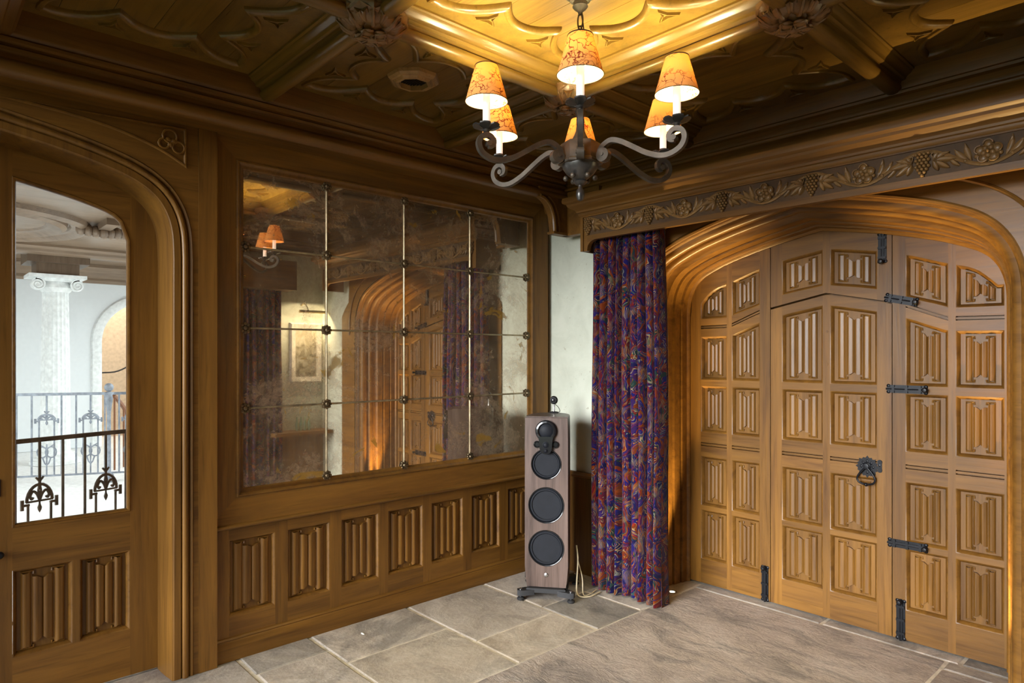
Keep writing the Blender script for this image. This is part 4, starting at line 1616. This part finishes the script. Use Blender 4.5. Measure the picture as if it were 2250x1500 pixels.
# loudspeaker cable
pts = catmull([(-2.800, 3.130, .30), (-2.770, 3.110, .22), (-2.765, 3.095, .10), (-2.752, 3.080, .03), (-2.720, 3.085, .008), (-2.690, 3.14, .006), (-2.70, 3.24, .006)], 6)
cab = MB().tube(pts, .0048, 7)
pts2 = catmull([(-2.805, 3.150, .20), (-2.760, 3.140, .10), (-2.735, 3.120, .012), (-2.715, 3.150, .006), (-2.74, 3.25, .006)], 6)
cab.tube(pts2, .0035, 6)
tag(cab.build('speaker_cable', CABLE), 'cream loudspeaker cable looping to the floor between loudspeaker and curtain', 'cable')

# floor uplight in the recess
def uplight(x, y, lab):
    up = empty('floor_uplight', (x, y, 0), 0, lab, 'uplight', 'floor uplights at the foot of the arch')
    MB().lathe([(.030, -.02), (.030, .0025), (.024, .003), (.022, -.002)], (0, 0, 0), 24).build('rim', STEEL, up, local=True)
    MB().lathe([(0, .0012), (.015, .0012), (.015, -.004)], (0, 0, 0), 18).build('lens', SPOTG, up, local=True)
    d = bpy.data.lights.new('uplight_beam', 'SPOT')
    d.energy = 420
    d.color = (1.0, 0.70, 0.28)
    d.spot_size = rad(36)
    d.spot_blend = .9
    d.shadow_soft_size = .012
    l = bpy.data.objects.new('uplight_beam', d)
    col.objects.link(l)
    l.parent = up
    l.location = (0, 0, .006)
    l.rotation_euler = (rad(180), 0, 0)
    return up


uplight(-2.402, 3.590, 'small lit floor uplight at the curtain side of the doors')
uplight(-0.735, 3.590, 'small lit floor uplight at the right foot of the arch')

# ================================================================== CHANDELIER
CX, CY = -1.583, 1.790
ch = empty('chandelier', (CX, CY, 2.80), 0, 'six lamp pewter chandelier with orange parchment shades hanging from the ceiling', 'chandelier')
MB().lathe([(0, .002), (.062, .002), (.064, -.006), (.056, -.014), (.040, -.022), (.036, -.034), (.026, -.040), (.024, -.050), (.028, -.054), (.022, -.062), (.010, -.072), (.006, -.084), (0, -.086)], (0, 0, 0), 28).build('canopy', PEWTER, ch, local=True)


def link(z, rot):
    pts = []
    for k in range(16):
        an = 2 * math.pi * k / 16
        a, b = .012 * math.cos(an), .031 * math.sin(an)
        pts.append((a if not rot else 0, 0 if not rot else a, z + b))
    return MB().tube(pts, .0030, 6, True).build('chain_link', PEWTER, ch, local=True)


zc = -.104
for k in range(5):
    link(zc - k * .050, k % 2)
MB().tube(catmull([(.006, 0, -.080), (.013, .006, -.16), (.004, .012, -.26), (.002, .004, -.36), (.0, 0, -.42)], 5), .0028, 6).build('flex', RUBBER, ch, local=True)
# stem, hub, bowl and finial (z relative to the ceiling)
MB().lathe([(0, -.355), (.010, -.358), (.014, -.366), (.008, -.374), (.011, -.40), (.018, -.43), (.012, -.46), (.016, -.50), (.022, -.515), (.030, -.530), (.030, -.540)], (0, 0, 0), 20).build('stem', PEWTER, ch, local=True)
hub = MB().lathe([(.034, -.535), (.070, -.545), (.074, -.555), (.074, -.606), (.080, -.612), (.080, -.620), (.060, -.626), (0, -.626)], (0, 0, 0), 6, ph=rad(-48.5 + 30)).build('hub', PEWTER, ch, local=True, sharp=20)
MB().lathe([(.066, -.620), (.064, -.632), (.050, -.652), (.030, -.668), (.022, -.676), (.026, -.682), (.018, -.690), (.008, -.694), (.008, -.704), (.014, -.712), (.016, -.730), (.010, -.746), (0, -.750)], (0, 0, 0), 24).build('bowl', DARKMET, ch, local=True)
for k in range(6):
    an = rad(-48.5 + 30 + 60 * k)
    MB().ball((.052 * math.cos(an), .052 * math.sin(an), -.668), .010, 8, 5).build('bowl_bead', PEWTER, ch, local=True)
# one arm in its own x-z plane
RL = .362
armp = [(.098, -.606), (.088, -.598), (.090, -.585), (.104, -.578), (.116, -.588), (.116, -.604)]
armc = catmull([(.088, -.612), (.080, -.600), (.082, -.582), (.098, -.566), (.125, -.556), (.160, -.566), (.205, -.592), (.255, -.622), (.305, -.641), (.345, -.640), (.378, -.622),
                (.390, -.594), (.380, -.570), (.356, -.562), (.338, -.576), (.340, -.594), (.356, -.598)], 5)
arm_mesh = MB().tube([(x, 0, z) for x, z in armc], .01, rect=(.0085, .0085), up=(0, 1, 0))
arm_mesh.lathe([(0, -.012), (.024, -.013), (.024, .013), (0, .013)], (.094, 0, -.602), 16, 'Y')
arm_mesh.lathe([(0, -.016), (.007, -.016), (.007, .016), (0, .016)], (.092, 0, -.600), 8, 'Y')
arm_mesh.lathe([(0, -.012), (.010, -.012), (.010, .012), (0, .012)], (.354, 0, -.590), 10, 'Y')
arm_mesh.tube([(RL, 0, -.566), (RL, 0, -.548)], .007, 8)
arm0 = arm_mesh.build('arm', PEWTER, ch, local=True, sharp=40)
pan = MB()
for k in range(6):
    an = 2 * math.pi * k / 6
    M = Matrix.Translation((RL, 0, -.546)) @ Matrix.Rotation(an, 4, 'Z')
    st = len(pan.v)
    out = [(.010, -.008), (.024, -.012), (.034, -.019), (.044, -.015), (.047, 0), (.044, .015), (.034, .019), (.024, .012), (.010, .008)]
    vs = [(x, y, .004 + (x - .01) * .36) for x, y in out] + [(x, y, -.0005 + (x - .01) * .36) for x, y in out]
    nn = len(out)
    fs = [tuple(range(nn)), tuple(range(2 * nn - 1, nn - 1, -1))] + [(i, (i + 1) % nn, nn + (i + 1) % nn, nn + i) for i in range(nn)]
    pan.add(vs, fs)
    pan.xf(M, st)
pan.lathe([(0, -.556), (.010, -.552), (.014, -.546), (.018, -.538), (.012, -.532), (.012, -.526), (.015, -.522), (.015, -.518), (0, -.518)], (RL, 0, 0), 14)
pan.build('drip_pan', DARKMET, arm0, local=True, sharp=40)
MB().lathe([(.0125, -.524), (.0125, -.412), (.008, -.410), (0, -.410)], (RL, 0, 0), 16).build('candle_sleeve', CANDLE, arm0, local=True)
MB().lathe([(0, -.410), (.007, -.408), (.013, -.395), (.014, -.382), (.008, -.366), (0, -.358)], (RL, 0, 0), 12).build('bulb', BULB, arm0, local=True)
sh = MB()
nseg = 40
vs, fs = [], []
for k in range(nseg):
    an = 2 * math.pi * k / nseg
    for r, z in ((.0715, -.450), (.0600, -.410), (.0490, -.370), (.0382, -.331)):
        vs.append((RL + r * math.cos(an), r * math.sin(an), z))
for k in range(nseg):
    l = (k + 1) % nseg
    for i in range(3):
        fs.append((k * 4 + i, l * 4 + i, l * 4 + i + 1, k * 4 + i + 1))
sh.add(vs, fs).build('lamp_shade', SHADE, arm0, local=True)
BRAID = plain('dark_braid', (0.05, 0.025, 0.012), 0.7)
for r, z, rr in ((.0385, -.331, .0018), (.0717, -.450, .0013)):
    MB().tube([(RL + r * math.cos(2 * math.pi * k / 32), r * math.sin(2 * math.pi * k / 32), z) for k in range(32)], rr, 6, True).build('shade_trim', BRAID, arm0, local=True)
ld = bpy.data.lights.new('lamp_glow', 'POINT')
ld.energy = 82.0
ld.color = (1.0, 0.88, 0.48)
ld.shadow_soft_size = .016
lo_ = bpy.data.objects.new('lamp_glow', ld)
col.objects.link(lo_)
lo_.parent = arm0
lo_.location = (RL, 0, -.376)
arm0.rotation_euler = (0, 0, rad(-48.5))
for k in range(1, 6):
    a = copy_tree(arm0, ch)
    a.rotation_euler = (0, 0, rad(-48.5 + 60 * k))

# ================================================================== WALLS BEHIND THE CAMERA
wr = MB().box(0.17, 0.45, -1.9, 3.97, 0, 3.1).build('wall_right', OZ)
tag(wr, 'oak and plaster wall seen only in the mirror', 'wall', kind='structure')
MB().box(0.160, 0.172, 2.0, 3.45, .66, 2.95).build('plaster_panel', PLASTER, wr)
MB().box(0.145, 0.17, -1.0, 3.45, 0, .66).build('dado_panel', OZ, wr)
wf = MB().box(-3.75, WX0, -1.85, -1.6, 0, 3.1).box(WX1, 0.45, -1.85, -1.6, 0, 3.1).box(WX0, WX1, -1.85, -1.6, 0, WZ0).box(WX0, WX1, -1.85, -1.6, WZ1, 3.1).build('wall_front', OZ)
tag(wf, 'oak panelled wall with the wide window behind the camera', 'wall', kind='structure')
tag(MB().box(-3.75, 0.45, -1.9, 0.03, 3.05, 3.20).box(-3.75, .45, -.06, .035, 2.60, 3.06).build('ceiling_bay', OX), 'low oak soffit over the window bay', 'ceiling', kind='structure')
win = MB()
for x in lin(WX0, WX1, 6):
    win.box(x - .02, x + .02, -1.8, -1.74, WZ0, WZ1)
win.box(WX0, WX1, -1.8, -1.74, 1.30, 1.34)
tag(win.build('window_1', OZ), 'mullioned window behind the camera', 'window', kind='structure')

gr = MB().box(-60, 60, -120, -2.0, -.5, -.3).build('ground_outside', plain('lawn', (0.05, 0.085, 0.03), 0.9))  # unseen ground added so that no sky light comes from below
tag(gr, 'unseen lawn added outside the window to cut light from below', 'lawn', kind='structure')
# things seen only in the mirror
cur2 = bpy.data.objects.new('curtain', curtain_mesh(.60, .012, 2.165, 9, .04))
col.objects.link(cur2)
cur2.location = (0.03, 2.62, 0)
cur2.rotation_euler = (0, 0, rad(-90))
tag(cur2, 'second feather print curtain, reflected at the left of the mirror', 'curtain')
p2 = MB().box(-.10, .17, 2.0, 3.03, 2.17, 2.47).build('plain_pelmet', OY)
tag(p2, 'oak pelmet over the reflected curtain', 'pelmet')
pic = empty('picture', (.165, 3.25, 1.20), 0, 'framed pale landscape picture reflected in the mirror', 'picture')
MB().box(.150, .168, 3.13, 3.37, 1.26, 1.78).build('canvas', PICT, pic)
MB().sweep([(0, .150), (-.05, .130), (-.065, .150), (-.065, .168), (0, .168)], [(3.37, 1.26), (3.13, 1.26), (3.13, 1.78), (3.37, 1.78)][::-1], mapA, closed=True).build('frame', FRAMEP, pic)
pl_ = empty('picture_light', (.16, 3.25, 1.98), 0, 'brass picture light on a curved rod above the reflected picture', 'lamp')
MB().tube(catmull([(.165, 3.20, 2.03), (.10, 3.20, 2.05), (.03, 3.20, 2.02), (-.01, 3.20, 1.97)], 4), .006, 7).build('rod', BRASS, pl_)
MB().tube([(-.01, 3.10, 1.96), (-.01, 3.40, 1.96)], .016, 10).build('hood', BRASS, pl_)
pd = bpy.data.lights.new('picture_glow', 'AREA')
pd.shape = 'RECTANGLE'
pd.size, pd.size_y = .02, .26
pd.energy = 9
pd.color = (1.0, .82, .55)
po = bpy.data.objects.new('picture_glow', pd)
col.objects.link(po)
po.parent = pl_
po.location = (-.16, 0, -.045)
po.rotation_euler = (0, rad(-40), 0)
shelf = MB().box(-.10, .168, 2.80, 3.44, .655, .690).build('wall_shelf', OY)
tag(shelf, 'oak shelf reflected low in the mirror under the picture', 'shelf')
for k in range(4):
    b = MB().lathe([(0, .691), (.016, .691), (.017, .76), (.010, .79), (.007, .80), (.007, .835), (0, .836)], (.05, 3.10 + k * .045, 0), 12).build('bottle', BOTTLE)
    tag(b, 'small pale green bottle on the reflected shelf, ' + ('nearest the curtain', 'second from the curtain', 'third from the curtain', 'nearest the arch')[k], 'bottle', 'bottles on the reflected shelf')

# ================================================================== THE BRIGHT HALL BEYOND THE GLAZED DOOR
HZ = 2.95
hf = MB().box(-14.2, -3.52, -4.2, 6.6, -.15, -.004).build('floor_hall', HALLF)
tag(hf, 'bright pale stone floor of the hall beyond the glazed door', 'floor', kind='structure')
hw = MB().box(-12.75, -12.6, -4.2, 2.42, 0, HZ).box(-12.75, -12.6, 3.72, 6.6, 0, HZ).box(-14.3, -14.2, -4.2, 6.6, 0, HZ)
arc_ = [(3.07 + .65 * math.cos(t), 1.72 + .65 * math.sin(t)) for t in lin(math.pi, 0, 21)]
hw.strip(lin(2.42, 3.72, 27), lambda u: 1.72 + math.sqrt(max(0, .65 ** 2 - (u - 3.07) ** 2)), const(HZ), mapA, -12.75, -12.6)
hw.box(-3.75, -3.62, -4.3, -1.85, -.15, HZ + .1).box(-3.75, -3.62, 3.95, 6.7, -.15, HZ + .1)
hw.box(-14.3, -3.6, -4.3, -4.2, 0, HZ).box(-14.3, -3.6, 6.6, 6.7, 0, HZ)
hwo = hw.build('wall_hall', HALLW)
tag(hwo, 'white far wall of the hall pierced by an arched opening', 'wall', kind='structure')
MB().sweep([(.0, -12.6), (.0, -12.55), (.06, -12.53), (.13, -12.55), (.15, -12.6)], [(2.42, 0)] + arc_ + [(3.72, 0)], mapA).build('arch_moulding', COLUMN, hwo)
MB().box(-14.1, -14.0, 1.4, 4.6, 0, HZ).build('beige_wall', HALLB, hwo)
hc = MB().box(-14.3, -3.50, -4.2, 6.6, HZ, HZ + .1).build('ceiling_hall', HALLOAK)
tag(hc, 'oak beamed ceiling of the hall with a moulded ring', 'ceiling', kind='structure')
for x in (-5.0, -6.35, -10.75):
    MB().sweep([(-.22, HZ), (-.22, HZ - .03), (-.17, HZ - .06), (-.16, HZ - .09), (-.10, HZ - .12), (.10, HZ - .12), (.16, HZ - .09), (.17, HZ - .06), (.22, HZ - .03), (.22, HZ)], [(x, -4.2), (x, 6.6)], mapP).build('beam', HALLOAK, hc)
for r, d in ((1.17, .05), (.95, .04)):
    MB().sweep([(-.09, HZ), (-.08, HZ - d), (-.03, HZ - d - .03), (.03, HZ - d), (.05, HZ - d * .6), (.10, HZ - d * .5), (.12, HZ)],
               [(-9.0 + r * math.cos(t), .35 + r * math.sin(t)) for t in lin(0, 2 * math.pi, 65)[:-1]], mapP, closed=True).build('ring_moulding', HALLOAK, hc)
tag(MB().sweep([(0, 2.66), (-.06, 2.66), (-.10, 2.70), (-.10, 2.74), (-.18, 2.80), (-.20, 2.86), (-.26, 2.90), (-.26, HZ), (0, HZ)], [(-12.6, -4.2), (-12.6, 6.6)], mapP).build('trim_hall', HALLOAK), 'oak cornice along the far wall of the hall', 'cornice', kind='structure')
hb = empty('ceiling_bracket', (-8.52, 1.66, HZ), 0, 'carved leaf bracket on the hall ceiling beside the ring', 'bracket')
mb = MB()
for k in range(7):
    mb.ball((-.02 * abs(k - 3), (k - 3) * .07, -.10 + .01 * abs(k - 3)), (.07, .05, .07), 8, 5)
mb.build('leaf_carving', HALLOAK, hb, local=True)
MB().box(-.35, .45, -.06, .06, -.07, 0).build('bracket_beam', HALLOAK, hb, local=True)

ic = empty('column', (-11.06, 1.575, 0), 0, 'white fluted column with scrolled capital in the hall', 'column')
vs = []
nfl = 20
mb = MB()
ringsn = 80
for z, r in ((.16, .178), (1.2, .172), (2.36, .155)):
    for k in range(ringsn):
        an = 2 * math.pi * k / ringsn
        rr = r - .013 * abs(math.sin(an * nfl / 2)) ** .7
        vs.append((rr * math.cos(an), rr * math.sin(an), z))
fs = [(j * ringsn + k, j * ringsn + (k + 1) % ringsn, (j + 1) * ringsn + (k + 1) % ringsn, (j + 1) * ringsn + k) for j in range(2) for k in range(ringsn)]
mb.add(vs, fs).build('shaft', COLUMN, ic, local=True)
MB().lathe([(.30, 0), (.30, .05), (.26, .06), (.255, .09), (.22, .10), (.225, .14), (.19, .16), (.175, .17)], (0, 0, 0), 36).build('base', COLUMN, ic, local=True)
capm = MB()
capm.lathe([(.16, 2.36), (.18, 2.38), (.20, 2.42), (.19, 2.46), (.17, 2.5)], (0, 0, 0), 30)
capm.box(-.20, .20, -.25, .25, 2.50, 2.545)
capm.box(-.26, .26, -.33, .33, 2.545, 2.59)
cap = capm.build('capital', COLUMN, ic, local=True)
for sy in (-1, 1):
    vol = [(.0, sy * .22)]
    sp_ = []
    for t in lin(0, 4.6 * math.pi, 40):
        r = .085 * (1 - t / (5.2 * math.pi))
        sp_.append((.205, sy * (.225 + r * math.cos(t + 1.4)), 2.455 + r * math.sin(t + 1.4)))
    MB().tube(sp_, .011, 6).lathe([(0, .10), (.08, .10), (.08, .20), (0, .20)], (0, sy * .225, 2.455), 22, 'X').build('volute', COLUMN, cap, local=True)
tag(MB().box(-11.30, -10.84, 1.33, 1.82, 2.59, 2.76).box(-11.40, -10.74, 1.22, 1.93, 2.74, 2.92).build('beam_block', oak('hall_oak_dark', 'Z', (0.10, 0.065, 0.042), (0.18, 0.125, 0.085))), 'oak block carrying the hall beam above the white column', 'block')


def railing(P0, dirv, nbar, step, orn, mat, label, s0, s1, top, bar, motif, name='iron_railing'):
    D = Vector((dirv[0], dirv[1], 0)).normalized()
    root = empty(name, (P0[0], P0[1], 0), 0, label, 'railing')

    def L(s, z, o=0): return (D.x * s - D.y * o, D.y * s + D.x * o, z)
    MB().tube([L(s0, top - bar), L(s1, top - bar)], 1, rect=(bar * 1.0, bar * 1.6)).build('top_rail', mat, root, local=True)
    MB().tube([L(s0, .08), L(s1, .08)], 1, rect=(bar, bar)).build('bottom_rail', mat, root, local=True)
    for k in range(nbar[0], nbar[1]):
        s = k * step
        if k % 3 == orn:
            z1, z2, hw_ = motif
            mb = MB().tube([L(s, top), L(s, z1)], bar, 8)
            b = mb.build('baluster', mat, root, local=True)
            arcp = [L(s + hw_ * math.cos(t), z2 + (z1 - z2) * .95 * math.sin(t)) for t in lin(0, math.pi, 13)]
            o = MB().tube(arcp, bar * 1.1, 7)
            o.tube([L(s - hw_ * 1.05, z2), L(s + hw_ * 1.05, z2)], bar * .8, 6)
            for q in (-1, 1):
                o.tube([L(s + q * hw_ * 1.35, z2 - .04), L(s + q * hw_ * 1.35, z2 + .015)], bar * 1.2, 6)
                o.tube([L(s + q * hw_ * 1.3, z2 - .015), L(s + q * hw_ * .8, z2 - .015)], bar, 6)
                o.tube([L(s + q * hw_ * .9, z2 - .01), L(s + q * hw_ * .9, .08)], bar * .9, 6)
                hh = z1 - z2
                c = catmull([L(s, z2 + .004), L(s + q * hw_ * .22, z2 + hh * .42), L(s + q * hw_ * .52, z2 + hh * .58), L(s + q * hw_ * .74, z2 + hh * .34), L(s + q * hw_ * .62, z2 + hh * .14), L(s + q * hw_ * .48, z2 + hh * .24)], 4)
                o.tube(c, [bar * 1.0] * (len(c) - 4) + [bar * .8] * 4, 6)
                o.tube([L(s, z2 + hh * .2), L(s + q * hw_ * .1, z2 + hh * .6), L(s, z1)], bar * .8, 5)
                o.tube([L(s, z1 + .01), L(s + q * hw_ * .30, z1 + .035)], bar * .8, 5)
            o.lathe([(0, z2 - .066), (bar * 1.1, z2 - .050), (bar * 1.5, z2 - .036), (bar * .7, z2 - .018), (bar * .6, z2)], L(s, 0), 8)
            o.build('arch_ornament', mat, b, local=True)
            o = MB()
            zm = z2 - .38
            for q in (-1, 1):
                c = [L(s + q * (hw_ * .55 + hw_ * .60 * math.cos(t)), zm + hw_ * .75 * math.sin(t)) for t in lin(0, 2 * math.pi, 15)[:-1]]
                o.tube(c, bar * .8, 6, True)
                o.tube([L(s + q * hw_ * .5, zm - hw_ * .7), L(s + q * hw_ * .25, zm - hw_ * 1.5), L(s, zm - hw_ * 1.8)], bar * .8, 6)
                o.tube([L(s, zm + hw_ * .5), L(s + q * hw_ * .8, zm + hw_ * 1.0)], bar * .7, 6)
            o.tube([L(s, zm + hw_ * 1.1), L(s, .08)], bar * .8, 6)
            o.ball(L(s, zm), (bar * 2, bar * 2, hw_ * .5), 8, 5)
            o.build('scroll_ornament', mat, b, local=True)
        else:
            MB().tube([L(s, top), L(s, .08)], bar, 8).build('baluster', mat, root, local=True)
    for s in (s0, s1):
        MB().tube([L(s, 0), L(s, top)], bar * 1.6, 8).build('end_post', mat, root, local=True)
    return root


railing((-4.405, .555), (-.287, .958), (-7, 14), .116, 0, RAILN, 'dark iron balustrade in the hall just beyond the glazed door', -.9, 1.65, 1.045, .0075, (.80, .705, .062))
railing((-9.43, 1.256), (.42, .907), (-9, 12), .150, 0, RAILF, 'iron balustrade with glare painted in as pale grey, far side of the hall', -1.5, 1.8, 1.045, .010, (.80, .735, .085))
nw = empty('newel_post', (-8.99, 1.805, 0), 0, 'grey iron newel post with a ball top on the far balustrade', 'post')
MB().lathe([(.050, 0), (.050, .08), (.022, .12), (.020, .80), (.030, .90), (.042, .98), (.036, 1.02), (.052, 1.05), (.025, 1.065)], (0, 0, 0), 20).build('shaft', RAILF, nw, local=True)
MB().ball((0, 0, 1.115), .050, 18, 10).build('ball', RAILF, nw, local=True)
st = empty('stair_handrail', (-9.66, 2.15, 0), 0, 'curving mahogany stair handrail behind the newel post in the hall', 'handrail')
curve = catmull([(-9.828, 2.023, 0.975), (-9.946, 2.115, 0.882), (-10.067, 2.205, 0.773), (-10.207, 2.275, 0.637), (-10.36, 2.331, 0.452), (-10.451, 2.38, 0.217)], 5)
MB().tube(curve, .028, 8).build('handrail', MAHOG, st)
for k in range(1, len(curve), 4):
    x, y, z = curve[k]
    MB().tube([(x, y, z), (x, y, 0)], .012, 7).build('baluster', MAHOG, st)
rp = catmull([(-13.1, 2.50, 1.19), (-13.0, 2.75, 1.22), (-12.95, 3.05, 1.40)], 5)
tag(MB().tube(rp, .014, 6).build('barrier_rope', RUBBER), 'thin dark rope hanging across the arched opening of the hall', 'rope')
